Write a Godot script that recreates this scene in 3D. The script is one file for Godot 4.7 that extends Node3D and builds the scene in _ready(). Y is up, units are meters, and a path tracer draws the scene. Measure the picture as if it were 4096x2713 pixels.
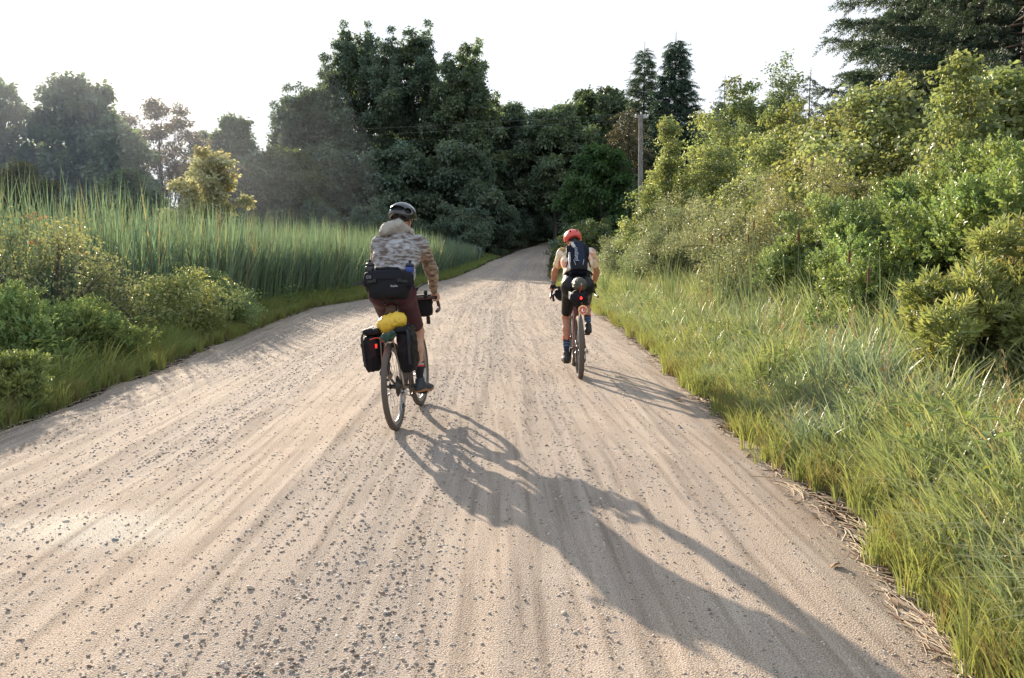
extends Node3D


func _ready() -> void:
	rng = RandomNumberGenerator.new()
	rng.seed = 77
	# camera: a rider's eye 1.46 m above the gravel
	var cam := Camera3D.new()
	cam.name = "camera"
	add_child(cam)
	cam.position = Vector3(0, 1.46, 0)
	cam.rotation_degrees = Vector3(-6.02, 0, 0)
	cam.fov = 46.1
	cam.near = 0.05
	cam.far = 2000.0
	# sky
	var env := Environment.new()
	env.background_mode = Environment.BG_SKY
	var sky := Sky.new()
	var air := ProceduralSkyMaterial.new()
	air.sky_top_color = Color(0.76, 0.83, 0.92)
	air.sky_horizon_color = Color(0.96, 0.97, 0.98)
	air.sky_curve = 0.5
	air.sky_energy_multiplier = 0.74
	air.ground_bottom_color = Color(0.35, 0.38, 0.3)
	air.ground_horizon_color = Color(0.8, 0.82, 0.8)
	air.ground_energy_multiplier = 0.5
	air.sun_angle_max = 38.0
	air.sun_curve = 0.12
	sky.sky_material = air
	env.sky = sky
	env.tonemap_mode = Environment.TONE_MAPPER_LINEAR
	env.tonemap_exposure = 2.55
	env.sdfgi_enabled = true
	env.ssao_enabled = true
	env.ssil_enabled = true
	env.volumetric_fog_enabled = true
	env.volumetric_fog_density = 0.0
	var we := WorldEnvironment.new()
	we.name = "world_environment"
	we.environment = env
	add_child(we)
	# low sun ahead and to the left, just above the frame
	var sun := DirectionalLight3D.new()
	sun.name = "sun"
	add_child(sun)
	sun.light_color = Color(1.0, 0.93, 0.84)
	sun.light_energy = 1.6
	sun.light_angular_distance = 0.5
	sun.shadow_enabled = true
	sun.look_at_from_position(Vector3(-0.44, 0.33, -0.9), Vector3.ZERO)

	rough_noise = noise(FastNoiseLite.TYPE_SIMPLEX_SMOOTH, 0.35, 5, 4)
	band_noise = noise(FastNoiseLite.TYPE_SIMPLEX_SMOOTH, 1.0, 9, 3)
	patch_noise = noise(FastNoiseLite.TYPE_SIMPLEX_SMOOTH, 0.8, 21, 3)
	build_ground()
	build_forest()
	build_right_bank()
	build_left_bank()
	build_grass()
	build_stones()
	build_roadside()
	build_mist()
	build_riders()


# ---------------------------------------------------------------- helpers
var taken := {}
var mats := {}
var rng: RandomNumberGenerator
var rough_noise: FastNoiseLite
var band_noise: FastNoiseLite
var patch_noise: FastNoiseLite


func numbered(called: String) -> String:
	var k: int = taken.get(called, 0)
	taken[called] = k + 1
	return called if k == 0 else "%s_%03d" % [called, k]


func tag(o: Node3D, label: String, category: String, group := "", kind := "") -> Node3D:
	o.set_meta("label", label)
	o.set_meta("category", category)
	if group:
		o.set_meta("group", group)
	if kind:
		o.set_meta("kind", kind)
	return o


func thing(called: String, label: String, category: String, at := Vector3.ZERO, turn := 0.0, group := "") -> Node3D:
	var o := Node3D.new()
	o.name = numbered(called)
	add_child(o, true)
	o.position = at
	o.rotation.y = turn
	tag(o, label, category, group)
	return o


func obj(called: String, s, m: Material, parent: Node = null) -> MeshInstance3D:
	var o := MeshInstance3D.new()
	o.mesh = s if s is Mesh else s.mesh()
	o.material_override = null
	o.set_surface_override_material(0, m)
	if parent == null:
		o.name = numbered(called)
		add_child(o, true)
	else:
		o.name = called
		parent.add_child(o, true)
	return o


func mat(key: String, linear: Color, rough := 0.7, metal := 0.0, spec := 0.5) -> StandardMaterial3D:
	if mats.has(key):
		return mats[key]
	var m := StandardMaterial3D.new()
	m.resource_name = key
	m.albedo_color = linear.linear_to_srgb()
	m.roughness = rough
	m.metallic = metal
	m.metallic_specular = spec
	m.cull_mode = BaseMaterial3D.CULL_DISABLED
	mats[key] = m
	return m


func leaf_mat(key: String, linear: Color, rough := 0.5, through := 0.9, spec := 0.5) -> StandardMaterial3D:
	if mats.has(key):
		return mats[key]
	var m := mat(key, linear, rough, 0.0, spec)
	m.vertex_color_use_as_albedo = true
	m.backlight_enabled = true
	m.backlight = Color(through, through, through * 0.62).linear_to_srgb()
	return m


func noise(kind: int, freq: float, seed_: int, octaves := 3) -> FastNoiseLite:
	var n := FastNoiseLite.new()
	n.noise_type = kind
	n.frequency = freq
	n.seed = seed_
	n.fractal_octaves = octaves
	return n


func noise_tex(kind: int, freq: float, seed_: int, stops: Array, size := 512, octaves := 3) -> NoiseTexture2D:
	var t := NoiseTexture2D.new()
	t.width = size
	t.height = size
	t.seamless = true
	t.noise = noise(kind, freq, seed_, octaves)
	if kind == FastNoiseLite.TYPE_CELLULAR:
		t.noise.cellular_return_type = FastNoiseLite.RETURN_DISTANCE
	var g := Gradient.new()
	g.offsets = PackedFloat32Array(stops.map(func(s): return s[0]))
	g.colors = PackedColorArray(stops.map(func(s): return s[1]))
	t.color_ramp = g
	return t


func grain(m: StandardMaterial3D, tex: Texture2D, per_metre: float, bump: Texture2D = null, height := 0.0, world := false) -> StandardMaterial3D:
	m.albedo_texture = tex
	m.uv1_triplanar = true
	m.uv1_world_triplanar = world
	m.uv1_scale = Vector3.ONE * per_metre
	if bump:
		m.heightmap_enabled = true
		m.heightmap_texture = bump
		m.heightmap_scale = height
	return m


func grey(v: float) -> Color:
	return Color(v, v, v)


# a mesh being collected
class Shape:
	var v := PackedVector3Array()
	var c := PackedColorArray()
	var uv := PackedVector2Array()
	var uv2 := PackedVector2Array()
	var t := PackedInt32Array()
	var col := Color.WHITE
	var flat := false

	func at(p: Vector3, u := Vector2.ZERO) -> int:
		v.append(p)
		c.append(col)
		uv.append(u)
		return v.size() - 1

	func tri(i: int, j: int, k: int) -> void:
		t.append(i)
		t.append(j)
		t.append(k)

	func quad(i: int, j: int, k: int, l: int) -> void:
		tri(i, j, k)
		tri(i, k, l)

	# turns the triangles from index FROM outwards
	func orient(from: int) -> void:
		var mid := Vector3.ZERO
		for i in range(from, t.size()):
			mid += v[t[i]]
		mid /= maxf(1.0, t.size() - from)
		var vol := 0.0
		for i in range(from, t.size(), 3):
			vol += (v[t[i]] - mid).dot((v[t[i + 1]] - mid).cross(v[t[i + 2]] - mid))
		if vol > 0.0:
			for i in range(from, t.size(), 3):
				var k := t[i + 1]
				t[i + 1] = t[i + 2]
				t[i + 2] = k

	func move(from: int, x: Transform3D) -> Shape:
		for i in range(from, v.size()):
			v[i] = x * v[i]
		return self

	func mesh() -> ArrayMesh:
		var n := PackedVector3Array()
		n.resize(v.size())
		for i in range(0, t.size(), 3):
			var a := v[t[i]]
			var f := (v[t[i + 2]] - a).cross(v[t[i + 1]] - a)
			n[t[i]] += f
			n[t[i + 1]] += f
			n[t[i + 2]] += f
		for i in n.size():
			n[i] = n[i].normalized() if n[i].length_squared() > 1e-24 else Vector3.UP
		var arr := []
		arr.resize(Mesh.ARRAY_MAX)
		arr[Mesh.ARRAY_VERTEX] = v
		arr[Mesh.ARRAY_NORMAL] = n
		arr[Mesh.ARRAY_COLOR] = c
		arr[Mesh.ARRAY_TEX_UV] = uv
		if uv2.size() == v.size():
			arr[Mesh.ARRAY_TEX_UV2] = uv2
		arr[Mesh.ARRAY_INDEX] = t
		var m := ArrayMesh.new()
		m.add_surface_from_arrays(Mesh.PRIMITIVE_TRIANGLES, arr)
		return m

	# a tube through points; r is one radius or one for each point; squash flattens it along its own side axis
	func tube(p: PackedVector3Array, r, sides := 8, caps := true, squash := 1.0) -> Shape:
		var from := t.size()
		var count := p.size()
		var side := Vector3.ZERO
		var first := v.size()
		for i in count:
			var d := (p[mini(i + 1, count - 1)] - p[maxi(i - 1, 0)]).normalized()
			if i == 0:
				side = d.cross(Vector3.UP if absf(d.y) < 0.9 else Vector3.RIGHT).normalized()
			else:
				side = (side - d * side.dot(d)).normalized()
			var up := side.cross(d)
			var rad: float = r if r is float else r[i]
			for k in sides:
				var a := TAU * k / sides
				at(p[i] + (side * cos(a) + up * sin(a) * squash) * rad, Vector2(float(k) / sides, float(i) / count))
		for i in count - 1:
			for k in sides:
				var k2 := (k + 1) % sides
				quad(first + i * sides + k, first + i * sides + k2, first + (i + 1) * sides + k2, first + (i + 1) * sides + k)
		if caps:
			for e in 2:
				var base: int = first + (0 if e == 0 else (count - 1) * sides)
				var start := v.size()
				for k in sides:
					at(v[base + k])
				for k in range(1, sides - 1):
					if e == 0:
						tri(start, start + k + 1, start + k)
					else:
						tri(start, start + k, start + k + 1)
		orient(from)
		return self

	func bar(a: Vector3, b: Vector3, r: float, sides := 8) -> Shape:
		return tube(PackedVector3Array([a, b]), r, sides)

	# profile of (radius, height) turned round axis through o
	func lathe(prof: Array, o: Vector3, axis: Vector3, sides := 24, closed := false) -> Shape:
		var from := t.size()
		var side := axis.cross(Vector3.UP if absf(axis.y) < 0.9 else Vector3.RIGHT).normalized()
		var up := side.cross(axis).normalized()
		var first := v.size()
		for i in prof.size():
			for k in sides:
				var a := TAU * k / sides
				at(o + axis * prof[i].y + (side * cos(a) + up * sin(a)) * prof[i].x)
		var rows: int = prof.size() if closed else prof.size() - 1
		for i in rows:
			var i2 := (i + 1) % prof.size()
			for k in sides:
				var k2 := (k + 1) % sides
				quad(first + i * sides + k, first + i * sides + k2, first + i2 * sides + k2, first + i2 * sides + k)
		if closed:
			# a ring: outwards is away from the ring's own core
			var core := Vector2.ZERO
			for q in prof:
				core += q / prof.size()
			var a := v[t[from]]
			var fn := (v[t[from + 2]] - a).cross(v[t[from + 1]] - a)
			var m: Vector3 = o + axis * core.y + (a - o - axis * (a - o).dot(axis)).normalized() * core.x
			if fn.dot(a - m) < 0.0:
				for i in range(from, t.size(), 3):
					var k := t[i + 1]
					t[i + 1] = t[i + 2]
					t[i + 2] = k
		else:
			orient(from)
		return self

	# a box with rounded edges, its shape bent by warp(point) if given
	func rbox(size: Vector3, r: float, mid: Vector3, div := 2, warp = null, turn := Basis()) -> Shape:
		var from := t.size()
		var weld := {}
		var h := size / 2.0
		for axis in 3:
			for s in [-1.0, 1.0]:
				var ax := (axis + 1) % 3
				var ay := (axis + 2) % 3
				var gx := Shape.steps(h[ax], r, div)
				var gy := Shape.steps(h[ay], r, div)
				var ids := []
				for j in gy.size():
					for i in gx.size():
						var p := Vector3.ZERO
						p[axis] = h[axis] * s
						p[ax] = gx[i]
						p[ay] = gy[j]
						var inner := p.clamp(-(h - Vector3.ONE * r), h - Vector3.ONE * r)
						var d := p - inner
						if d.length_squared() > 1e-12:
							p = inner + d.normalized() * r
						var key := (p * 20000.0).round()
						if not weld.has(key):
							var w: Vector3 = p
							if warp != null:
								w = (warp as Callable).call(p)
							weld[key] = at(turn * w + mid)
						ids.append(weld[key])
				for j in gy.size() - 1:
					for i in gx.size() - 1:
						var q: int = j * gx.size() + i
						if s > 0:
							quad(ids[q], ids[q + gx.size()], ids[q + gx.size() + 1], ids[q + 1])
						else:
							quad(ids[q], ids[q + 1], ids[q + gx.size() + 1], ids[q + gx.size()])
		orient(from)
		return self

	static func steps(h: float, r: float, div: int) -> PackedFloat32Array:
		var a := PackedFloat32Array([-h, -h + r * 0.3, -h + r])
		for i in range(1, div):
			a.append(lerpf(-h + r, h - r, float(i) / div))
		a.append_array([h - r, h - r * 0.3, h])
		return a

	func ball(mid: Vector3, rad: Vector3, rows := 10, sides := 16, turn := Basis()) -> Shape:
		var from := t.size()
		var first := v.size()
		for i in rows + 1:
			var la := PI * i / rows - PI / 2
			for k in sides:
				var lo := TAU * k / sides
				at(mid + turn * (Vector3(cos(la) * cos(lo), sin(la), cos(la) * sin(lo)) * rad))
		for i in rows:
			for k in sides:
				var k2 := (k + 1) % sides
				quad(first + i * sides + k, first + i * sides + k2, first + (i + 1) * sides + k2, first + (i + 1) * sides + k)
		orient(from)
		return self


# copies of one mesh
class Swarm:
	var b := PackedFloat32Array()
	var count := 0

	func add(x: Transform3D, c: Color) -> void:
		var m := x.basis
		b.append_array(PackedFloat32Array([m.x.x, m.y.x, m.z.x, x.origin.x, m.x.y, m.y.y, m.z.y, x.origin.y, m.x.z, m.y.z, m.z.z, x.origin.z, c.r, c.g, c.b, 1.0]))
		count += 1


func swarm(called: String, s: Swarm, m: Mesh, material: Material, parent: Node = null) -> MultiMeshInstance3D:
	var mm := MultiMesh.new()
	mm.transform_format = MultiMesh.TRANSFORM_3D
	mm.use_colors = true
	mm.mesh = m
	mm.instance_count = s.count
	mm.buffer = s.b
	if m is ArrayMesh and material:
		m.surface_set_material(0, material)
	var o := MultiMeshInstance3D.new()
	o.multimesh = mm
	o.set_meta("kind", "stuff")
	if parent == null:
		o.name = numbered(called)
		add_child(o, true)
	else:
		o.name = called
		parent.add_child(o, true)
	return o


# a distance field on a grid, meshed as surface nets
class Field:
	var o: Vector3
	var h: float
	var nx: int
	var ny: int
	var nz: int
	var f := PackedFloat32Array()
	var tint = null

	func _init(lo: Vector3, hi: Vector3, cell: float) -> void:
		o = lo
		h = cell
		nx = int((hi.x - lo.x) / cell) + 2
		ny = int((hi.y - lo.y) / cell) + 2
		nz = int((hi.z - lo.z) / cell) + 2
		f.resize(nx * ny * nz)
		f.fill(0.5)

	func span(lo: Vector3, hi: Vector3) -> Array:
		var a := ((lo - o) / h).floor()
		var b := ((hi - o) / h).ceil()
		return [clampi(int(a.x), 0, nx - 1), clampi(int(b.x), 0, nx - 1), clampi(int(a.y), 0, ny - 1), clampi(int(b.y), 0, ny - 1), clampi(int(a.z), 0, nz - 1), clampi(int(b.z), 0, nz - 1)]

	# a tapered capsule; flatten < 1 thins it along the direction thin
	func cap(a: Vector3, b: Vector3, ra: float, rb: float, k := 0.03, thin := Vector3.ZERO, flatten := 1.0) -> Field:
		var m := maxf(ra, rb) + k + 3.0 * h
		var s := span(a.min(b) - Vector3.ONE * m, a.max(b) + Vector3.ONE * m)
		var ba := b - a
		var l2 := maxf(ba.length_squared(), 1e-9)
		for z in range(s[4], s[5] + 1):
			for y in range(s[2], s[3] + 1):
				var row := (z * ny + y) * nx
				for x in range(s[0], s[1] + 1):
					var p := o + Vector3(x, y, z) * h - a
					var u := clampf(p.dot(ba) / l2, 0.0, 1.0)
					var q := p - ba * u
					if flatten < 1.0:
						q += thin * (q.dot(thin) * (1.0 / flatten - 1.0))
					var d := q.length() - lerpf(ra, rb, u)
					var g := f[row + x]
					if k > 0.0:
						var w := maxf(k - absf(d - g), 0.0) / k
						f[row + x] = minf(d, g) - w * w * k * 0.25
					else:
						f[row + x] = minf(d, g)
		return self

	func ell(c: Vector3, r: Vector3, k := 0.03, turn := Basis(), carve := false) -> Field:
		var big := maxf(r.x, maxf(r.y, r.z)) + k + 3.0 * h
		var small := minf(r.x, minf(r.y, r.z))
		var s := span(c - Vector3.ONE * big, c + Vector3.ONE * big)
		var inv := turn.transposed()
		for z in range(s[4], s[5] + 1):
			for y in range(s[2], s[3] + 1):
				var row := (z * ny + y) * nx
				for x in range(s[0], s[1] + 1):
					var q := inv * (o + Vector3(x, y, z) * h - c)
					var e := q / r
					var l := e.length()
					var d := (l - 1.0) * small if l < 0.3 else l * (l - 1.0) / (e / r).length()
					var g := f[row + x]
					if carve:
						f[row + x] = maxf(g, -d)
						continue
					var w := maxf(k - absf(d - g), 0.0) / maxf(k, 1e-6)
					f[row + x] = minf(d, g) - w * w * k * 0.25
		return self

	# keeps what lies on the side of the plane that n points away from
	func cut(p: Vector3, n: Vector3) -> Field:
		for z in nz:
			for y in ny:
				var row := (z * ny + y) * nx
				for x in nx:
					if f[row + x] < 0.1:
						f[row + x] = maxf(f[row + x], (o + Vector3(x, y, z) * h - p).dot(n))
		return self

	func wrinkle(n: FastNoiseLite, amount: float, stretch := Vector3.ONE) -> Field:
		for z in nz:
			for y in ny:
				var row := (z * ny + y) * nx
				for x in nx:
					if absf(f[row + x]) < 0.05:
						var p := (o + Vector3(x, y, z) * h) * stretch
						f[row + x] += n.get_noise_3d(p.x, p.y, p.z) * amount
		return self

	func shape() -> Shape:
		var s := Shape.new()
		var id := {}
		var near := 4.0 * h
		var step := [1, nx, nx * ny]
		var cells := PackedInt32Array()
		for z in nz - 1:
			for y in ny - 1:
				var row := (z * ny + y) * nx
				for x in nx - 1:
					var i := row + x
					if absf(f[i]) > near:
						continue
					var inside := 0
					var sum := Vector3.ZERO
					var hits := 0
					var g := [f[i], f[i + 1], f[i + nx], f[i + nx + 1], f[i + step[2]], f[i + step[2] + 1], f[i + step[2] + nx], f[i + step[2] + nx + 1]]
					for q in 8:
						if g[q] < 0.0:
							inside += 1
					if inside == 0 or inside == 8:
						continue
					for q in 8:
						for ax in 3:
							var bit := 1 << ax
							if q & bit:
								continue
							var r: int = q | bit
							if (g[q] < 0.0) == (g[r] < 0.0):
								continue
							var u: float = g[q] / (g[q] - g[r])
							var p := Vector3(q & 1, (q >> 1) & 1, (q >> 2) & 1)
							p[ax] += u
							sum += p
							hits += 1
					var at := o + (Vector3(x, y, z) + sum / hits) * h
					if tint != null:
						s.col = (tint as Callable).call(at)
					id[i] = s.at(at)
					cells.append(i)
		for i in cells:
			for ax in 3:
				var e: int = i + step[ax]
				if e >= f.size() or (f[i] < 0.0) == (f[e] < 0.0):
					continue
				var b: int = step[(ax + 1) % 3]
				var c: int = step[(ax + 2) % 3]
				if not (id.has(i - b) and id.has(i - c) and id.has(i - b - c)):
					continue
				if f[i] < 0.0:
					s.quad(id[i], id[i - c], id[i - b - c], id[i - b])
				else:
					s.quad(id[i], id[i - b], id[i - b - c], id[i - c])
		return s


func smooth(a: float, b: float, x: float) -> float:
	return smoothstep(a, b, x)


func curve3(a: Array, n: int) -> PackedVector3Array:
	# Catmull-Rom through the points
	var out := PackedVector3Array()
	for i in a.size() - 1:
		var p0: Vector3 = a[maxi(i - 1, 0)]
		var p1: Vector3 = a[i]
		var p2: Vector3 = a[i + 1]
		var p3: Vector3 = a[mini(i + 2, a.size() - 1)]
		for k in n:
			out.append(p1.cubic_interpolate(p2, p0, p3, float(k) / n))
	out.append(a[-1])
	return out
# ---------------------------------------------------------------- terrain and road; d is the distance ahead (-z)
const EDGE := [[-60.0, -4.3, 1.5], [-5.0, -4.2, 1.4], [1.0, -4.2, 1.58], [2.6, -4.2, 1.65], [5.3, -4.25, 1.86], [7.2, -4.35, 1.9], [9.9, -4.5, 2.0], [12.8, -4.85, 2.07], [18.0, -5.3, 2.12], [22.0, -5.55, 2.15], [27.0, -4.85, 2.15], [36.0, -4.3, 2.1], [46.0, -3.2, 2.15], [67.0, -1.94, 3.1], [85.0, 0.3, 4.2], [100.0, 3.4, 6.6], [112.0, 7.0, 10.5], [125.0, 13.0, 17.5], [145.0, 26.0, 32.0], [180.0, 52.0, 60.0]]


func edges(d: float) -> Vector2:
	var i := 0
	while i < EDGE.size() - 2 and EDGE[i + 1][0] < d:
		i += 1
	var t := clampf((d - EDGE[i][0]) / (EDGE[i + 1][0] - EDGE[i][0]), 0.0, 1.0)
	t = lerpf(t, t * t * (3.0 - 2.0 * t), 0.35)
	return Vector2(lerpf(EDGE[i][1], EDGE[i + 1][1], t), lerpf(EDGE[i][2], EDGE[i + 1][2], t))


func rise(d: float) -> float:
	var q := maxf(d - 25.0, 0.0)
	return 0.0005 * q * q if d < 115.0 else 4.05 + 2.0 * (1.0 - exp(-(d - 115.0) * 0.045))


# how gravelly the road is, 0 packed sand to 1 loose stones: windrows between the wheel tracks
func loose(x: float, d: float) -> float:
	var e := edges(d)
	var u := (x - e.x) / (e.y - e.x)
	var w := band_noise.get_noise_2d(u * 7.0, d * 0.035) * 0.5 + 0.5
	w += 0.55 * exp(-pow((u - 0.60 + 0.05 * sin(d * 0.3)) / 0.075, 2.0)) + 0.3 * exp(-pow((u - 0.30) / 0.06, 2.0))
	w -= 0.35 * smooth(0.8, 0.95, u) + 0.45 * exp(-pow((u - 0.43) / 0.05, 2.0))
	w += patch_noise.get_noise_2d(x * 1.2, d * 0.4) * 0.45
	return clampf(w, 0.0, 1.0)


# fine lengthwise tyre tracks, -1 to 1
func track(u: float, d: float) -> float:
	return band_noise.get_noise_2d(u * 42.0, d * 0.035 + 9.0) + 0.5 * band_noise.get_noise_2d(u * 110.0 + 7.0, d * 0.06)


func road_y(x: float, d: float) -> float:
	var e := edges(d)
	var u := (x - e.x) / (e.y - e.x)
	var ruts := band_noise.get_noise_2d(u * 11.0 + 40.0, d * 0.02) * 0.014 + track(u, d) * 0.011
	# washboard ripples across the driven part
	ruts += sin(d * 9.5 + 2.0 * patch_noise.get_noise_2d(x * 0.5, d * 0.2)) * 0.006 * smooth(0.35, 0.5, u) * smooth(0.95, 0.8, u) * smooth(7.0, 12.0, d) * smooth(0.0, 0.35, patch_noise.get_noise_2d(x * 0.3 + 20.0, d * 0.1) + 0.2)
	var crown := 0.05 * (1.0 - pow(2.0 * u - 1.0, 2.0))
	return rise(d) + crown + ruts + rough_noise.get_noise_2d(x * 2.0, d * 2.0) * 0.01


func ground_y(x: float, d: float) -> float:
	var e := edges(d)
	var y := rise(d)
	var bumps := rough_noise.get_noise_2d(x, d)
	if x < e.x:
		var o := e.x - x
		y += -0.02 - 0.32 * smooth(0.3, 2.4, o) + bumps * 0.07 * smooth(0.0, 0.8, o) + 1.2 * smooth(30.0, 90.0, o)
	elif x > e.y:
		var o := x - e.y
		y += -0.02 - 0.24 * smooth(0.4, 2.0, o) + 0.75 * smooth(2.6, 8.0, o) + bumps * 0.08 * smooth(0.0, 0.8, o) + 1.0 * smooth(14.0, 60.0, o)
	else:
		y += -0.05 + 0.03 * smooth(0.5, 0.0, minf(x - e.x, e.y - x)) + bumps * 0.01
	return y


func stations(from: float, to: float, first: float, grow: float) -> PackedFloat32Array:
	var a := PackedFloat32Array()
	var d := from
	while d < to:
		a.append(d)
		d += maxf(first, first + (d - 8.0) * grow)
	a.append(to)
	return a


func build_ground() -> void:
	var soil := mat("soil", Color(0.085, 0.075, 0.045), 1.0, 0.0, 0.1)
	soil.vertex_color_use_as_albedo = true
	grain(soil, noise_tex(FastNoiseLite.TYPE_SIMPLEX, 0.03, 3, [[0.0, grey(0.35)], [0.5, grey(0.8)], [1.0, grey(1.0)]]), 0.7, noise_tex(FastNoiseLite.TYPE_SIMPLEX, 0.05, 8, [[0.0, grey(0.0)], [1.0, grey(1.0)]]), 3.0, true)
	var s := Shape.new()
	var off := [-420.0, -260.0, -150.0, -90.0, -60.0, -40.0, -28.0, -20.0, -15.0, -11.0, -8.0, -6.0, -4.5, -3.4, -2.6, -2.0, -1.5, -1.1, -0.8, -0.55, -0.35, -0.18, 0.0]
	var rows := stations(-60.0, 620.0, 0.4, 0.05)
	var width := 0
	for d in rows:
		var e := edges(d)
		var xs := []
		for q in off:
			xs.append(e.x + q)
		for k in range(1, 6):
			xs.append(lerpf(e.x, e.y, k / 6.0))
		for k in off.size():
			xs.append(e.y - off[off.size() - 1 - k])
		width = xs.size()
		for x in xs:
			var w := patch_noise.get_noise_2d(x * 0.6, d * 0.6) * 0.5 + 0.5
			var near_road := clampf(1.0 - minf(absf(x - e.x), absf(x - e.y)) / 0.9, 0.0, 1.0)
			if x > e.x and x < e.y:
				near_road = 1.0
			s.col = Color(1, 1, 1).lerp(Color(0.55, 0.9, 0.5), w).lerp(Color(2.0, 1.75, 2.0), near_road * w)
			s.at(Vector3(x, ground_y(x, d), -d))
	for i in rows.size() - 1:
		for k in width - 1:
			var q := i * width + k
			s.quad(q, q + width, q + width + 1, q + 1)
	tag(obj("ground", s, soil), "dark soil verges and marshy ground under the grass", "ground", "", "structure")

	# the road: a sheet with ruts whose ragged edges dive into the verge
	var grit := noise_tex(FastNoiseLite.TYPE_CELLULAR, 0.09, 31, [[0.0, Color(0.42, 0.4, 0.4)], [0.2, Color(0.66, 0.63, 0.61)], [0.36, Color(0.93, 0.92, 0.91)], [0.6, Color(1, 1, 1)], [0.9, Color(0.92, 0.9, 0.88)], [1.0, Color(0.72, 0.68, 0.64)]], 1024, 2)
	var relief := noise_tex(FastNoiseLite.TYPE_SIMPLEX, 0.06, 44, [[0.0, grey(0.0)], [0.45, grey(0.35)], [0.7, grey(0.55)], [1.0, grey(1.0)]], 1024, 5)
	var sand := grain(mat("road_gravel", Color(1, 1, 1), 0.92, 0.0, 0.3), grit, 1.3, relief, 0.4, true)
	sand.vertex_color_use_as_albedo = true
	sand.detail_enabled = true
	sand.detail_blend_mode = BaseMaterial3D.BLEND_MODE_MUL
	sand.detail_albedo = noise_tex(FastNoiseLite.TYPE_SIMPLEX, 0.03, 61, [[0.0, Color(0.8, 0.79, 0.78)], [0.36, Color(0.93, 0.925, 0.915)], [0.55, Color(1, 1, 1)], [1.0, Color(0.95, 0.945, 0.935)]], 1024, 6)
	sand.detail_uv_layer = BaseMaterial3D.DETAIL_UV_2
	var r := Shape.new()
	var across := 150
	rows = stations(-12.0, 172.0, 0.09, 0.012)
	for d in rows:
		var e := edges(d)
		for k in across + 1:
			var u := lerpf(-0.045, 1.045, float(k) / across)
			var x := lerpf(e.x, e.y, u)
			var out := maxf(e.x - x, x - e.y) + rough_noise.get_noise_2d(x * 3.0 + 50.0, d * 3.0) * 0.16
			var g := loose(x, d)
			var p := patch_noise.get_noise_2d(x * 2.3, d * 0.9)
			var c := Color(0.45, 0.367, 0.292).lerp(Color(0.36, 0.312, 0.272), g * 0.8)
			c = c.lerp(Color(0.52, 0.46, 0.385), clampf(p - 0.1, 0.0, 1.0) * (1.0 - g))
			c = c * (1.0 + 0.17 * track((x - e.x) / (e.y - e.x), d))
			# a pale patch of dry clay on the left
			var clay := exp(-pow((d - 4.0 + (x + 2.2) * 0.12) / 0.28, 2.0) - pow((x + 2.15) / 0.55, 2.0))
			c = c.lerp(Color(0.56, 0.51, 0.43), clampf(clay * 1.7 + p * 0.3 - 0.25, 0.0, 1.0))
			# darker damp soil and leaf litter along the grass
			var rim := smooth(0.45, 0.05, minf(x - e.x, e.y - x)) * (0.5 + 0.5 * rough_noise.get_noise_2d(x * 4.0, d * 4.0 + 30.0))
			c = c.lerp(Color(0.2, 0.15, 0.105), clampf(rim, 0.0, 1.0) * 0.7)
			r.col = c
			r.uv2.append(Vector2((x - e.x) * 0.3, d * 0.011))
			r.at(Vector3(x, road_y(x, d) - 0.09 * smooth(-0.1, 0.3, out), -d))
	for i in rows.size() - 1:
		for k in across:
			var q := i * (across + 1) + k
			r.quad(q, q + across + 1, q + across + 2, q + 1)
	tag(obj("road", r, sand), "pale sandy gravel road with wheel tracks and loose stone bands", "road", "", "structure")
# ---------------------------------------------------------------- plants
var leaf_meshes := {}


func add_leaf(s: Shape, b: Vector3, dir: Vector3, up: Vector3, length: float, width: float, fine := false) -> void:
	var side := dir.cross(up).normalized()
	var n := side.cross(dir).normalized()
	var mid := b + dir * length * 0.45
	var lift := n * width * 0.22
	if fine:
		var i := s.at(b)
		var l := s.at(mid - side * width * 0.5 + lift)
		var r := s.at(mid + side * width * 0.5 + lift)
		var l2 := s.at(b + dir * length * 0.78 - side * width * 0.33 + lift * 0.4)
		var r2 := s.at(b + dir * length * 0.78 + side * width * 0.33 + lift * 0.4)
		var m := s.at(mid)
		var t := s.at(b + dir * length - n * width * 0.2)
		s.tri(i, l, m)
		s.tri(i, m, r)
		s.tri(l, l2, m)
		s.tri(r, m, r2)
		s.tri(m, l2, t)
		s.tri(m, t, r2)
	else:
		var i := s.at(b)
		var l := s.at(mid - side * width * 0.5 + lift)
		var r := s.at(mid + side * width * 0.5 + lift)
		var t := s.at(b + dir * length)
		s.tri(i, l, t)
		s.tri(i, t, r)


func rand_dir() -> Vector3:
	var y := rng.randf_range(-1, 1)
	var a := rng.randf() * TAU
	var q := sqrt(1.0 - y * y)
	return Vector3(q * cos(a), y, q * sin(a))


# a spray of leaves about 1 across, facing +y
func spray(key: String, count: int, length: float, width: float, droop: float, fine := false, thick := 0.35) -> ArrayMesh:
	if leaf_meshes.has(key):
		return leaf_meshes[key]
	var s := Shape.new()
	for i in count:
		var a := rng.randf() * TAU
		var r := sqrt(rng.randf()) * 0.5
		var p := Vector3(cos(a) * r, rng.randf_range(-0.5, 0.5) * thick, sin(a) * r)
		var dir := (Vector3(cos(a), 0, sin(a)) * 0.8 + rand_dir() * 0.8 + Vector3(0, -droop, 0)).normalized()
		var up := (Vector3.UP * 0.9 + rand_dir() * 0.75).normalized()
		if absf(dir.dot(up)) > 0.95:
			up = Vector3(dir.y, dir.z, dir.x)
		var k := rng.randf_range(0.7, 1.2)
		var b := rng.randf_range(0.75, 1.2)
		s.col = Color(b, b, b)
		add_leaf(s, p, dir, up, length * k, width * k, fine)
	leaf_meshes[key] = s.mesh()
	return leaf_meshes[key]


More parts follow.
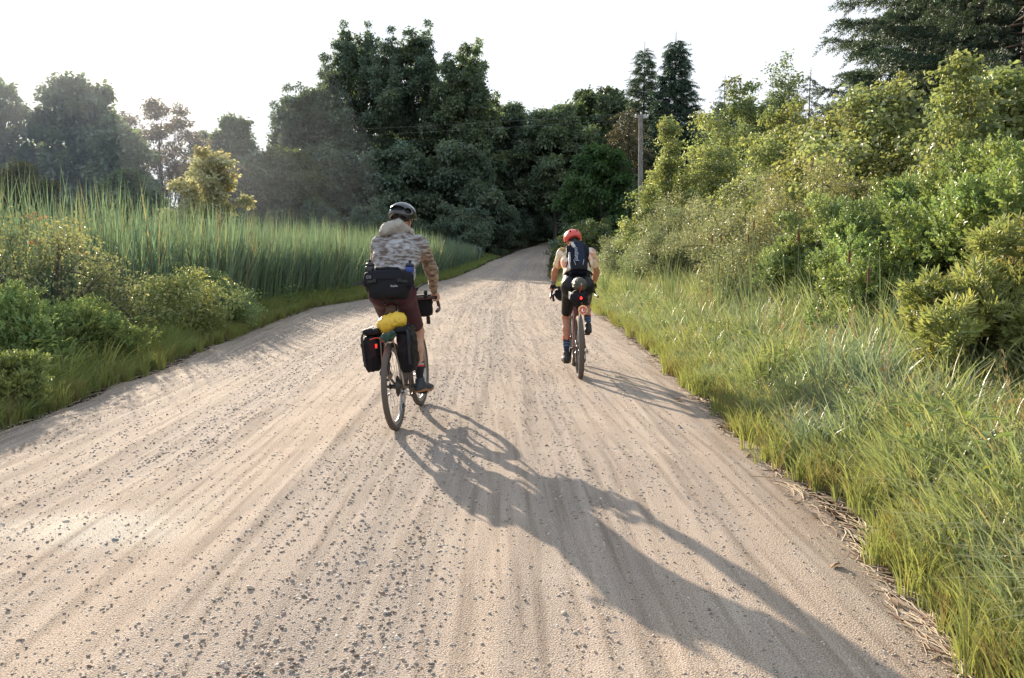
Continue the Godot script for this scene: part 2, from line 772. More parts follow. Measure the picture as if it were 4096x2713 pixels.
# leaves in upright rosettes at the ends of short twigs
func rosette_spray(key: String, twigs: int, leaves: int, length: float, width: float, lean := 0.5) -> ArrayMesh:
	if leaf_meshes.has(key):
		return leaf_meshes[key]
	var s := Shape.new()
	for i in twigs:
		var a := rng.randf() * TAU
		var r := sqrt(rng.randf()) * 0.45
		var p := Vector3(cos(a) * r, rng.randf_range(-0.3, 0.25), sin(a) * r)
		var axis := (Vector3(cos(a) * lean, 1.0, sin(a) * lean) + rand_dir() * 0.35).normalized()
		for k in leaves:
			var b := k * 2.4 + rng.randf()
			var side := axis.cross(Vector3(cos(b), 0.1, sin(b))).normalized()
			var out := side.cross(axis).normalized()
			var open := lerpf(1.1, 0.35, float(k) / leaves)
			var dir := (axis + out * open).normalized()
			var q := rng.randf_range(0.75, 1.2)
			s.col = Color(q, q, q)
			add_leaf(s, p + axis * (float(k) / leaves - 0.5) * 0.26, dir, (axis - out * 0.6).normalized(), length * rng.randf_range(0.75, 1.15), width, true)
	leaf_meshes[key] = s.mesh()
	return leaf_meshes[key]


# a twig set with needles, along +z, about 1 long
func needle_spray(key: String, count: int, length: float, width: float) -> ArrayMesh:
	if leaf_meshes.has(key):
		return leaf_meshes[key]
	var s := Shape.new()
	for i in count:
		var t := float(i) / count
		var d := rand_dir()
		d.z = absf(d.z) * 0.6 + 0.2
		d = d.normalized()
		var p := Vector3(sin(t * 3.0) * 0.05, -0.18 * t * t, t)
		var q := rng.randf_range(0.7, 1.25)
		s.col = Color(q, q, q)
		add_leaf(s, p, d, rand_dir(), length * rng.randf_range(0.6, 1.2) * (1.15 - 0.5 * t), width)
	leaf_meshes[key] = s.mesh()
	return leaf_meshes[key]


func bark(key: String, c: Color) -> StandardMaterial3D:
	if mats.has(key):
		return mats[key]
	return grain(mat(key, c, 0.9), noise_tex(FastNoiseLite.TYPE_SIMPLEX, 0.04, 71, [[0.0, grey(0.45)], [0.55, grey(0.85)], [1.0, grey(1.0)]], 256), 0.8)


func vary(c: Color, amount: float) -> Color:
	var b := 1.0 + rng.randf_range(-amount, amount)
	var w := rng.randf_range(-amount, amount) * 0.35
	return Color(c.r * (b + w), c.g * b, c.b * (b - w))


func basis_up(up: Vector3, scale: float) -> Basis:
	var x := up.cross(Vector3(sin(rng.randf() * TAU), 0.3, cos(rng.randf() * TAU))).normalized()
	return Basis(x, up, x.cross(up)).rotated(up, rng.randf() * TAU).scaled(Vector3.ONE * scale)


func clump(sw: Swarm, c: Vector3, r: Vector3, count: int, tint: Color, size: float, up_share := 0.75) -> void:
	var own := vary(tint, 0.16)
	var heart := c
	var spread := r
	for i in count:
		if count > 10 and i % 6 == 0:
			# tufts of a few sprays, so that the clump has a broken outline
			heart = c + rand_dir() * r * pow(rng.randf(), 0.35) * 1.05
			spread = r * rng.randf_range(0.28, 0.5)
			own = vary(tint, 0.2)
		var dir := rand_dir()
		var p := heart + dir * spread * pow(rng.randf(), 0.45)
		var up := (dir * (1.0 - up_share) + Vector3.UP * up_share + rand_dir() * 0.3).normalized()
		sw.add(Transform3D(basis_up(up, size * rng.randf_range(0.7, 1.25)), p), vary(own, 0.2))


# a broadleaved tree: tapered trunk, curved limbs, and leaf sprays gathered in clumps at their ends
func tree(called: String, label: String, category: String, group: String, at: Vector3, tall: float, o: Dictionary) -> Node3D:
	var t := thing(called, label, category, at, 0.0, group)
	var wide: float = o.get("wide", tall * 0.3)
	var base: float = o.get("base", 0.2)
	var limbs: int = o.get("limbs", 16)
	var steep: float = o.get("steep", 0.5)
	var rc: float = o.get("clump", wide * 0.3)
	var high: float = o.get("high", 0.7)
	var lean: Vector3 = o.get("lean", Vector3.ZERO)
	var belly: float = o.get("belly", 0.35)
	var wood := Shape.new()
	var r0: float = o.get("trunk", 0.014 * tall + 0.03)
	var path := []
	for i in 7:
		var q := i / 6.0
		path.append(Vector3(rng.randf_range(-1, 1) * 0.02 * tall * q, lerpf(-0.4, tall * 0.88, q), rng.randf_range(-1, 1) * 0.02 * tall * q) + lean * q * q)
	var pts := curve3(path, 3)
	var rad := []
	for i in pts.size():
		rad.append(r0 * (1.08 - float(i) / pts.size()))
	wood.tube(pts, rad, 8)
	var sw := Swarm.new()
	var branch := Shape.new()
	for i in limbs:
		var q := (i + rng.randf() * 0.8) / limbs
		var level := lerpf(base, 0.97, q)
		# widest at belly, closing to the top
		var out := smoothstep(-0.45, 1.0, 1.0 - absf(q - belly) / (1.0 - belly if q > belly else belly + 0.35))
		var az := i * 2.399 + rng.randf_range(-0.4, 0.4)
		var reach := wide * out * rng.randf_range(0.62, 1.14)
		var end := Vector3(cos(az) * reach, tall * level, sin(az) * reach) + lean * level * level
		var s0 := pts[int(clampf((level - steep * 0.35) * 0.95, 0.08, 0.97) * (pts.size() - 1))]
		var mid := s0.lerp(end, 0.5) + Vector3(0, -steep * reach * 0.12, 0)
		var lp := curve3([s0, mid, end], 4)
		var lr := []
		for k in lp.size():
			lr.append(maxf(r0 * 0.42 * (1.0 - 0.5 * level) * (1.1 - float(k) / lp.size()), 0.008))
		branch.tube(lp, lr, 5, false)
		var n: int = o.get("sprays", 40)
		var cr := rc * rng.randf_range(0.75, 1.2)
		clump(sw, end, Vector3(cr, cr * high, cr), n, o.tint, o.size, o.get("up", 0.75))
		for k in 2:
			var side := lp[4 + k * 2] + Vector3(rng.randf_range(-1, 1), rng.randf_range(-0.3, 0.6), rng.randf_range(-1, 1)) * rc * 0.9
			clump(sw, side, Vector3(cr, cr * high, cr) * 0.75, int(n * 0.55), o.tint, o.size, o.get("up", 0.75))
	# upright plumes standing out of the crown
	for i in int(o.get("plumes", 0)):
		var az := i * 2.399
		var q: float = wide * sqrt((i + 0.5) / float(o.plumes)) * 0.8
		var y: float = tall * lerpf(1.0, 0.74, pow((i + 0.5) / float(o.plumes), 0.8)) * rng.randf_range(0.94, 1.02)
		var c := Vector3(cos(az) * q, y, sin(az) * q) + lean
		for k in 5:
			var u := k / 4.0
			clump(sw, c + Vector3(cos(az) * 0.5 * u, 2.0 - 4.8 * (1.0 - u), sin(az) * 0.5 * u), Vector3.ONE * lerpf(0.55, 0.2, u), 8 if k < 3 else 4, o.tint, o.size * lerpf(1.0, 0.7, u), 0.4)
		branch.tube(PackedVector3Array([pts[int(pts.size() * 0.6)], c + Vector3(0, -2.5, 0), c + Vector3(0, 1.2, 0)]), [0.09, 0.06, 0.015], 5, false)
	# the leader
	clump(sw, Vector3(0, tall * 0.95, 0) + lean, Vector3(rc * 0.6, rc * high, rc * 0.6), int(o.get("sprays", 40) * 0.7), o.tint, o.size)
	obj("trunk", wood, o.bark, t)
	obj("branches", branch, o.bark, t)
	swarm("crown", sw, o.leaf, null, t)
	return t


# a conifer with level branches that carry needle sprays
func larch(label: String, group: String, at: Vector3, tall: float, wide: float, o := {}) -> Node3D:
	var t := thing("larch_tree", label, "tree", at, 0.0, group)
	var wood := Shape.new()
	var r0: float = 0.011 * tall + 0.02
	wood.tube(PackedVector3Array([Vector3(0, -0.4, 0), Vector3(0.04, tall * 0.5, 0.02), Vector3(0, tall, 0)]), [r0, r0 * 0.6, 0.012], 8)
	var branch := Shape.new()
	var sw := Swarm.new()
	var count: int = o.get("branches", 70)
	var base: float = o.get("base", 0.15)
	var size: float = o.get("size", 0.6)
	var tint: Color = o.get("tint", Color(0.06, 0.1, 0.05))
	for i in count:
		var q := (i + rng.randf()) / count
		var level := lerpf(base, 0.985, q)
		var out: float = wide * pow(1.0 - q, o.get("taper", 0.75)) * rng.randf_range(0.6, 1.1) + 0.15
		var az := i * 2.399 + rng.randf_range(-0.5, 0.5)
		var dir := Vector3(cos(az), 0, sin(az))
		var s0 := Vector3(0.02, tall * level, 0)
		var end := s0 + dir * out + Vector3(0, out * rng.randf_range(-0.16, 0.22), 0)
		var mid := s0.lerp(end, 0.55) + Vector3(0, -0.08 * out, 0)
		var lp := curve3([s0, mid, end], 4)
		branch.tube(lp, [0.02 + 0.008 * out, 0.018 + 0.006 * out, 0.015, 0.013, 0.012, 0.011, 0.01, 0.008, 0.005], 4, false)
		var own := vary(tint, 0.2)
		var n := int(maxf(3.0, out / size * o.get("dense", 5.0)))
		for k in n:
			var u := lerpf(0.22, 1.0, (k + rng.randf()) / n)
			var p := s0.lerp(mid, u * 2.0) if u < 0.5 else mid.lerp(end, u * 2.0 - 1.0)
			var z := (dir * rng.randf_range(0.3, 1.0) + Vector3(-dir.z, 0, dir.x) * rng.randf_range(-1.0, 1.0) + Vector3(0, rng.randf_range(-0.55, 0.2), 0)).normalized()
			var x := Vector3.UP.cross(z).normalized()
			sw.add(Transform3D(Basis(x, z.cross(x), z).scaled(Vector3.ONE * size * rng.randf_range(0.6, 1.2)), p), vary(own, 0.2))
	for k in 4:
		sw.add(Transform3D(Basis(Vector3.RIGHT, Vector3.FORWARD, Vector3.UP).scaled(Vector3.ONE * size * 0.7), Vector3(0, tall * (1.0 - 0.03 * k), 0)), tint)
	obj("trunk", wood, bark("larch_bark", Color(0.12, 0.09, 0.07)), t)
	obj("branches", branch, bark("larch_bark", Color(0.12, 0.09, 0.07)), t)
	swarm("crown", sw, needle_spray("needles", 46, 0.24, 0.05), leaf_mat("needle_leaf", Color(1, 1, 1), 0.55, 0.5), t)
	return t


# a shrub of several stems fanning out from the ground
func shrub(called: String, label: String, category: String, group: String, at: Vector3, tall: float, wide: float, o: Dictionary) -> Node3D:
	var t := thing(called, label, category, at, 0.0, group)
	var wood := Shape.new()
	var sw := Swarm.new()
	var stems: int = o.get("stems", 9)
	var n: int = o.get("sprays", 14)
	var rc: float = o.get("clump", wide * 0.28)
	var low: float = o.get("low", 0.35)
	for i in stems:
		var az := i * 2.399 + rng.randf_range(-0.4, 0.4)
		var u := sqrt((i + 0.5) / stems)
		var reach := wide * u * rng.randf_range(0.75, 1.05)
		var top := tall * (1.0 - 0.42 * u * u) * rng.randf_range(0.82, 1.04) - rc * 0.5
		var end := Vector3(cos(az) * reach, top, sin(az) * reach)
		var foot := Vector3(cos(az), 0, sin(az)) * wide * 0.18 * u
		var lp := curve3([foot + Vector3(0, -0.25, 0), foot.lerp(end, 0.45) + Vector3(0, 0.1 * tall, 0) + rand_dir() * 0.08 * wide, end], 5)
		var r: float = o.get("stem", 0.008 + 0.004 * tall)
		var rad := []
		for k in lp.size():
			rad.append(r * (1.15 - float(k) / lp.size()))
		wood.tube(lp, rad, 5, false)
		clump(sw, end, Vector3(rc, rc * 0.85, rc), n, o.tint, o.size, o.get("up", 0.6))
		for k in int(o.get("sides", 3)):
			var f := lerpf(low, 0.95, (k + rng.randf()) / o.get("sides", 3))
			var b := lp[int(f * (lp.size() - 1))]
			var q := b + (Vector3(cos(az), 0, sin(az)) * 0.5 + rand_dir()) * rc * 1.1
			wood.tube(PackedVector3Array([b, b.lerp(q, 0.5) + Vector3(0, 0.03, 0), q]), [r * 0.5, r * 0.4, r * 0.25], 4, false)
			clump(sw, q, Vector3(rc, rc * 0.8, rc) * 0.85, int(n * 0.75), o.tint, o.size, o.get("up", 0.6))
	obj("stems", wood, o.bark, t)
	swarm("foliage", sw, o.leaf, null, t)
	return t


func on_ground(x: float, d: float) -> Vector3:
	return Vector3(x, ground_y(x, d) - 0.02, -d)


func with_mat(m: ArrayMesh, material: Material) -> ArrayMesh:
	m.surface_set_material(0, material)
	return m


func build_forest() -> void:
	var leaf := leaf_mat("tree_leaf", Color(1, 1, 1), 0.5, 0.85)
	var far_leaf := with_mat(spray("far", 36, 0.25, 0.17, 0.4), leaf)
	var grey_bark := bark("grey_bark", Color(0.13, 0.115, 0.1))
	var dark := Color(0.15, 0.205, 0.15)
	var green := Color(0.18, 0.24, 0.15)
	var big := {"leaf": far_leaf, "bark": grey_bark, "size": 1.5}
	var spots := [
		# called, label, x, d, top, dictionary
		["maple_tree", "tallest maple of the dark stand left of the road, with plume-like upright top branches", -20.2, 108.0, 30.0, {"wide": 6.6, "limbs": 36, "sprays": 17, "steep": 0.9, "high": 1.7, "clump": 1.15, "base": 0.2, "tint": dark, "up": 0.45, "plumes": 17}],
		["maple_tree", "dark rounded maple right of the tallest one, behind the helmet of the left rider", -12.4, 102.0, 28.5, {"wide": 7.4, "limbs": 46, "sprays": 20, "clump": 1.3, "plumes": 8, "base": 0.2, "tint": dark}],
		["maple_tree", "lighter green tall tree at the right edge of the dark stand left of the road", -5.6, 97.0, 25.2, {"wide": 5.0, "limbs": 38, "sprays": 18, "clump": 1.1, "plumes": 6, "high": 1.1, "base": 0.2, "tint": green}],
		["maple_tree", "wide dark tree forming the sloping left shoulder of the dark stand", -24.0, 96.0, 20.6, {"wide": 6.6, "limbs": 28, "sprays": 26, "steep": 0.7, "clump": 1.3, "high": 1.0, "base": 0.15, "tint": dark, "up": 0.5, "plumes": 9}],
		["maple_tree", "dark tree overhanging the left side of the road where it bends into the wood", -0.4, 102.0, 19.6, {"wide": 5.2, "limbs": 22, "sprays": 36, "clump": 1.7, "base": 0.3, "tint": dark}],
		["oak_tree", "broad oak with a pale sunlit crown over the right side of the bend", 11.6, 106.0, 23.0, {"wide": 8.8, "limbs": 48, "sprays": 24, "clump": 1.35, "high": 0.6, "base": 0.3, "tint": Color(0.13, 0.175, 0.1)}],
		["oak_tree", "lower oak left of the broad sunlit oak, leaning over the road bend", 5.2, 98.0, 19.0, {"wide": 5.4, "limbs": 22, "sprays": 34, "clump": 1.5, "high": 0.6, "base": 0.35, "tint": green}],
		["bushy_tree", "dark bushy tree in front of the left foot of the dark stand", -19.5, 86.0, 12.3, {"wide": 5.4, "limbs": 20, "sprays": 42, "clump": 1.5, "base": 0.1, "tint": dark}],
		["bushy_tree", "dark bushy tree behind the head of the left rider", -11.7, 85.0, 12.6, {"wide": 5.2, "limbs": 20, "sprays": 42, "clump": 1.5, "base": 0.1, "tint": dark}],
		["bushy_tree", "dark bushy tree just right of the left rider's helmet, by the mailbox", -5.4, 84.0, 12.2, {"wide": 4.6, "limbs": 20, "sprays": 42, "clump": 1.4, "base": 0.08, "tint": dark}],
		["bushy_tree", "rounded dark tree left of the wide sloping one, above the cattails", -26.2, 84.0, 11.6, {"wide": 4.0, "limbs": 16, "sprays": 34, "clump": 1.3, "base": 0.1, "tint": green}],
		["bushy_tree", "small rounded tree with sunlit yellow-green top, left of the dark stand", -21.8, 80.0, 11.6, {"wide": 4.2, "limbs": 18, "sprays": 34, "clump": 1.3, "base": 0.1, "tint": Color(0.11, 0.155, 0.06)}],
		["ash_tree", "large hazy rounded tree at the far left, in front of the sun", -35.2, 66.0, 15.6, {"wide": 4.7, "limbs": 40, "sprays": 16, "clump": 1.0, "base": 0.12, "tint": green}],
		["ash_tree", "hazy tree cut by the left edge of the picture", -40.2, 62.0, 15.6, {"wide": 3.6, "limbs": 26, "sprays": 18, "clump": 1.2, "base": 0.2, "tint": green}],
		["ash_tree", "narrow hazy tree at the right side of the large rounded one", -30.2, 63.0, 11.0, {"wide": 1.9, "limbs": 16, "sprays": 24, "clump": 1.0, "base": 0.15, "tint": green}],
		["thin_tree", "thin-leaved brownish tree with its fan of bare limbs showing against the sky", -32.0, 74.0, 15.4, {"wide": 6.0, "limbs": 36, "sprays": 9, "clump": 1.0, "base": 0.35, "steep": 1.6, "tint": Color(0.2, 0.175, 0.14), "size": 1.0, "trunk": 0.26}],
		["willow_tree", "small yellow leaning tree lit by the sun above the cattails", -17.8, 46.0, 7.4, {"wide": 2.1, "limbs": 26, "sprays": 11, "clump": 0.5, "high": 0.8, "base": 0.25, "tint": Color(0.55, 0.53, 0.38), "size": 0.8, "lean": Vector3(1.2, 0, 0)}],
		["poplar_tree", "left poplar of the three pointed ones on the left skyline", -33.2, 92.0, 15.6, {"wide": 1.0, "limbs": 18, "sprays": 16, "clump": 0.55, "high": 2.0, "base": 0.25, "steep": 1.4, "tint": green, "up": 0.4}],
		["poplar_tree", "middle and tallest of the three pointed poplars on the left skyline", -31.4, 92.0, 16.8, {"wide": 1.0, "limbs": 18, "sprays": 16, "clump": 0.55, "high": 2.0, "base": 0.25, "steep": 1.4, "tint": green, "up": 0.4}],
		["poplar_tree", "right poplar of the three pointed ones on the left skyline", -30.1, 91.0, 16.0, {"wide": 1.0, "limbs": 18, "sprays": 16, "clump": 0.55, "high": 2.0, "base": 0.25, "steep": 1.4, "tint": green, "up": 0.4}],
		["bushy_tree", "low yellow-green tree below the hazy trees at the far left", -30.5, 50.0, 7.0, {"wide": 2.6, "limbs": 16, "sprays": 24, "clump": 0.9, "base": 0.1, "tint": Color(0.17, 0.17, 0.07), "size": 1.0}],
		["bushy_tree", "low green tree between the hazy trees and the thin-leaved one", -26.2, 55.0, 6.8, {"wide": 3.4, "limbs": 16, "sprays": 28, "clump": 1.0, "base": 0.1, "tint": green, "size": 1.0}],
		["dark_tree", "dark broadleaved tree filling the gap behind the larches at the upper right", 17.6, 30.0, 13.5, {"wide": 4.2, "limbs": 34, "sprays": 20, "clump": 1.0, "base": 0.15, "tint": Color(0.11, 0.155, 0.09), "size": 0.8}],
		["dark_tree", "dark broadleaved tree at the right edge behind the glossy shrubs", 14.6, 19.0, 8.6, {"wide": 3.2, "limbs": 32, "sprays": 18, "clump": 0.8, "base": 0.12, "tint": Color(0.12, 0.165, 0.09), "size": 0.65}],
		["young_ash_tree", "feathery bright green young tree on the right verge before the bend", 6.7, 60.0, 9.6, {"wide": 3.5, "limbs": 34, "sprays": 22, "clump": 0.75, "high": 0.45, "base": 0.08, "steep": 0.2, "belly": 0.25, "tint": Color(0.085, 0.16, 0.06), "size": 0.9, "up": 0.85}],
		["young_ash_tree", "small feathery green tree behind the foot of the utility pole", 9.4, 52.0, 6.6, {"wide": 2.4, "limbs": 22, "sprays": 22, "clump": 0.7, "high": 0.5, "base": 0.08, "steep": 0.2, "tint": Color(0.08, 0.15, 0.055), "size": 0.9}],
	]
	for s in spots:
		var o: Dictionary = big.duplicate()
		o.merge(s[5], true)
		var at := on_ground(s[2], s[3])
		tree(s[0], s[1], "tree", "", at, s[4] - at.y, o)
	# the wood that closes the view behind the bend
	var first := tree("forest_tree", "dark tree of the wood behind the road bend", "tree", "dark trees of the wood behind the bend", on_ground(3.6, 130.0), 19.0, {"leaf": far_leaf, "bark": grey_bark, "size": 1.7, "wide": 6.5, "limbs": 26, "sprays": 36, "clump": 2.0, "base": 0.12, "tint": dark})
	var more := [[-8.0, 126.0, 1.0], [-18.0, 132.0, 1.05], [-30.0, 124.0, 0.85], [13.0, 138.0, 0.95], [23.0, 128.0, 0.95], [-3.0, 146.0, 1.15], [33.0, 132.0, 1.0], [43.0, 140.0, 1.1], [20.0, 118.0, 0.85], [53.0, 128.0, 1.0], [-43.0, 118.0, 0.75], [9.0, 152.0, 1.1], [30.0, 112.0, 0.9], [64.0, 120.0, 0.95]]
	for k in more.size():
		var c := first.duplicate()
		c.name = numbered("forest_tree")
		add_child(c)
		c.position = on_ground(more[k][0], more[k][1])
		c.rotation.y = k * 1.3 + 0.5
		c.scale = Vector3.ONE * more[k][2]
	# understory
	var low := {"leaf": with_mat(spray("mid", 30, 0.24, 0.14, 0.2), leaf_mat("tree_leaf", Color(1, 1, 1))), "bark": grey_bark, "tint": dark, "size": 0.8, "stems": 12, "sprays": 20}
	for s in [
		["dark shrub at the left road edge behind the mailbox", -4.6, 73.0, 5.4, 3.0], ["dark shrub under the dark stand, right of the mailbox", -1.8, 84.0, 6.4, 2.9],
		["dark shrub at the inside of the road bend", 0.6, 97.0, 5.6, 2.6], ["dark low shrub below the overhanging tree at the bend", 2.2, 112.0, 6.2, 3.4],
		["shrub with yellowish tips on the far verge of the bend", 5.0, 119.0, 2.6, 2.4], ["dark shrub behind the cattails, left of the left rider", -12.0, 74.0, 5.6, 3.4],
		["dark shrub behind the cattails below the sloping tree", -18.0, 76.0, 5.4, 3.4], ["hazy dark shrub behind the cattails below the thin-leaved tree", -23.5, 60.0, 4.6, 3.2], ["dark shrub on the right of the bend under the oak", 10.2, 88.0, 6.0, 3.4], ["dark shrub right of the road under the feathery tree", 7.4, 72.0, 5.0, 2.8],
	]:
		shrub("understory_shrub", s[0], "shrub", "", on_ground(s[1], s[2]), s[3], s[4], low)
	var near := low.duplicate()
	near.merge({"tint": Color(0.11, 0.15, 0.06), "size": 0.55}, true)
	shrub("roadside_shrub", "rounded light green shrub at the right road edge beside the red helmet", "shrub", "", on_ground(4.3, 44.0), 3.6, 2.0, near)
	shrub("roadside_shrub", "lower dark green shrub at the right road edge, left of the rounded light one", "shrub", "", on_ground(4.6, 52.0), 3.2, 1.8, low)
	# conifers
	larch("taller dense larch of the pair behind the utility pole", "", on_ground(15.5, 78.0), 20.0, 3.7, {"branches": 300, "size": 0.85, "tint": Color(0.065, 0.115, 0.075), "dense": 9.0, "taper": 0.62})
	larch("thinner paler larch of the pair behind the utility pole", "", on_ground(13.2, 82.0), 20.0, 3.0, {"dense": 8.0, "branches": 260, "size": 0.75, "tint": Color(0.1, 0.15, 0.1), "taper": 0.6})
	larch("brownish larch with drooping twigs left of the utility pole", "", on_ground(10.6, 74.0), 13.2, 2.6, {"branches": 90, "size": 1.1, "tint": Color(0.12, 0.11, 0.06), "taper": 0.45, "dense": 6.0})
	larch("slender small larch rising between the light saplings", "", on_ground(13.5, 52.0), 11.6, 1.3, {"branches": 70, "size": 0.55, "tint": Color(0.06, 0.1, 0.065)})
	larch("small dark larch at the right of the aspens", "", on_ground(16.0, 44.0), 10.4, 1.4, {"branches": 70, "size": 0.55, "tint": Color(0.05, 0.085, 0.06)})
	larch("large spreading larch at the upper right, leftmost of its row", "", on_ground(13.4, 27.0), 17.0, 4.3, {"branches": 200, "size": 0.6, "tint": Color(0.09, 0.135, 0.085), "taper": 0.8, "base": 0.1, "dense": 7.0})
	larch("dark larch at the upper right with a leaning trunk, second of its row", "", on_ground(13.6, 24.0), 16.0, 4.4, {"branches": 160, "size": 0.5, "tint": Color(0.065, 0.1, 0.065), "taper": 0.4, "base": 0.14, "dense": 7.0})
	larch("dark larch with a thick trunk near the right edge, nearest of its row", "", on_ground(12.8, 20.5), 16.0, 4.0, {"branches": 150, "size": 0.5, "tint": Color(0.065, 0.1, 0.065), "taper": 0.4, "base": 0.16, "dense": 7.0})
# ---------------------------------------------------------------- shrubs, saplings and cattails beside the road
func build_right_bank() -> void:
	var brown := bark("shrub_bark", Color(0.14, 0.11, 0.085))
	var pale := bark("pale_bark", Color(0.3, 0.27, 0.22))
	var leaf := leaf_mat("sapling_leaf", Color(1, 1, 1), 0.45, 0.95)
	var glossy := leaf_mat("glossy_leaf", Color(1, 1, 1), 0.4, 0.85, 0.5)
	var small := with_mat(spray("sapling", 26, 0.2, 0.15, 0.35, true, 0.7), leaf)
	var broad := with_mat(spray("broad", 20, 0.26, 0.17, 0.4, true, 0.7), leaf)
	var willow := with_mat(spray("willow", 34, 0.2, 0.07, 0.0, false, 0.9), leaf)
	var rosette := with_mat(rosette_spray("rosette", 10, 8, 0.155, 0.07), glossy)
	var lance := with_mat(rosette_spray("lance", 6, 9, 0.3, 0.07, 1.0), leaf)
	var light := Color(0.314, 0.358, 0.158)
	# saplings
	for s in [
		["aspen_sapling", "slim light green aspen sapling in front of the utility pole", 6.0, 31.0, 6.8, {"wide": 0.62, "limbs": 26, "clump": 0.34, "sprays": 11, "base": 0.15, "high": 1.3, "steep": 1.0, "tint": light, "size": 0.42}],
		["aspen_sapling", "short leafy aspen sapling hiding the foot of the utility pole", 4.9, 29.0, 3.9, {"wide": 0.9, "limbs": 20, "clump": 0.4, "sprays": 10, "base": 0.15, "high": 1.1, "steep": 1.0, "tint": light, "size": 0.42}],
		["maple_sapling", "bright maple sapling right of the pole with a forked top", 8.4, 34.0, 7.2, {"wide": 1.9, "limbs": 30, "clump": 0.55, "sprays": 11, "base": 0.1, "high": 1.1, "tint": light, "size": 0.5}],
		["maple_sapling", "tall thin-topped aspen against the sky above the right thicket", 12.6, 38.0, 10.3, {"wide": 1.3, "limbs": 28, "clump": 0.55, "sprays": 11, "base": 0.2, "high": 1.2, "tint": Color(0.201, 0.259, 0.141), "size": 0.5}],
		["aspen_tree", "light green aspen left of the tallest one in the right thicket", 10.6, 37.0, 9.2, {"wide": 2.1, "limbs": 34, "clump": 0.6, "sprays": 12, "base": 0.15, "high": 1.0, "tint": Color(0.217, 0.275, 0.141), "size": 0.55}],
		["aspen_tree", "dense green aspen filling the middle of the right thicket", 9.6, 28.0, 6.6, {"wide": 2.2, "limbs": 32, "clump": 0.6, "sprays": 12, "base": 0.1, "tint": light, "size": 0.5}],
		["maple_sapling", "broad-leaved light maple in front of the large larch", 7.9, 17.5, 5.0, {"wide": 1.7, "limbs": 34, "clump": 0.42, "sprays": 10, "base": 0.2, "high": 0.6, "tint": Color(0.285, 0.320, 0.152), "size": 0.5, "up": 0.85}],
		["maple_sapling", "yellow-green young maple left of the broad-leaved maple", 8.2, 21.0, 5.0, {"wide": 1.6, "limbs": 28, "clump": 0.5, "sprays": 10, "base": 0.15, "tint": Color(0.291, 0.305, 0.123), "size": 0.5}],
		["aspen_sapling", "loose light sapling between the pole sapling and the forked maple", 7.5, 30.0, 5.4, {"wide": 1.4, "limbs": 26, "clump": 0.5, "sprays": 10, "base": 0.1, "tint": light, "size": 0.46}],
		["aspen_sapling", "loose sapling in front of the dense green aspen", 7.6, 24.0, 4.9, {"wide": 1.5, "limbs": 26, "clump": 0.46, "sprays": 10, "base": 0.1, "tint": light, "size": 0.44}],
		["maple_sapling", "leafy maple low between the young maple and the broad-leaved maple", 8.0, 19.0, 4.3, {"wide": 1.6, "limbs": 28, "clump": 0.45, "sprays": 10, "base": 0.1, "tint": Color(0.259, 0.310, 0.149), "size": 0.46}],
		["maple_sapling", "leafy maple behind the tall glossy shrub at the right", 9.0, 15.0, 4.9, {"wide": 1.7, "limbs": 30, "clump": 0.45, "sprays": 11, "base": 0.15, "tint": Color(0.276, 0.322, 0.138), "size": 0.48}],
		["aspen_tree", "aspen behind the broad-leaved maple, below the large larch", 10.4, 23.0, 6.4, {"wide": 2.0, "limbs": 30, "clump": 0.6, "sprays": 12, "base": 0.1, "tint": light, "size": 0.5}],
		["beech_sapling", "slender bright sapling rising before the dark larch trunks", 7.0, 12.8, 4.6, {"wide": 0.5, "limbs": 16, "clump": 0.26, "sprays": 9, "base": 0.45, "high": 1.1, "steep": 1.2, "tint": Color(0.291, 0.332, 0.140), "size": 0.36}],
	]:
		var o := {"leaf": broad if s[0] == "maple_sapling" else small, "bark": pale, "trunk": 0.035}
		o.merge(s[5], true)
		var at := on_ground(s[2], s[3])
		tree(s[0], s[1], "sapling", "", at, s[4] - at.y, o)
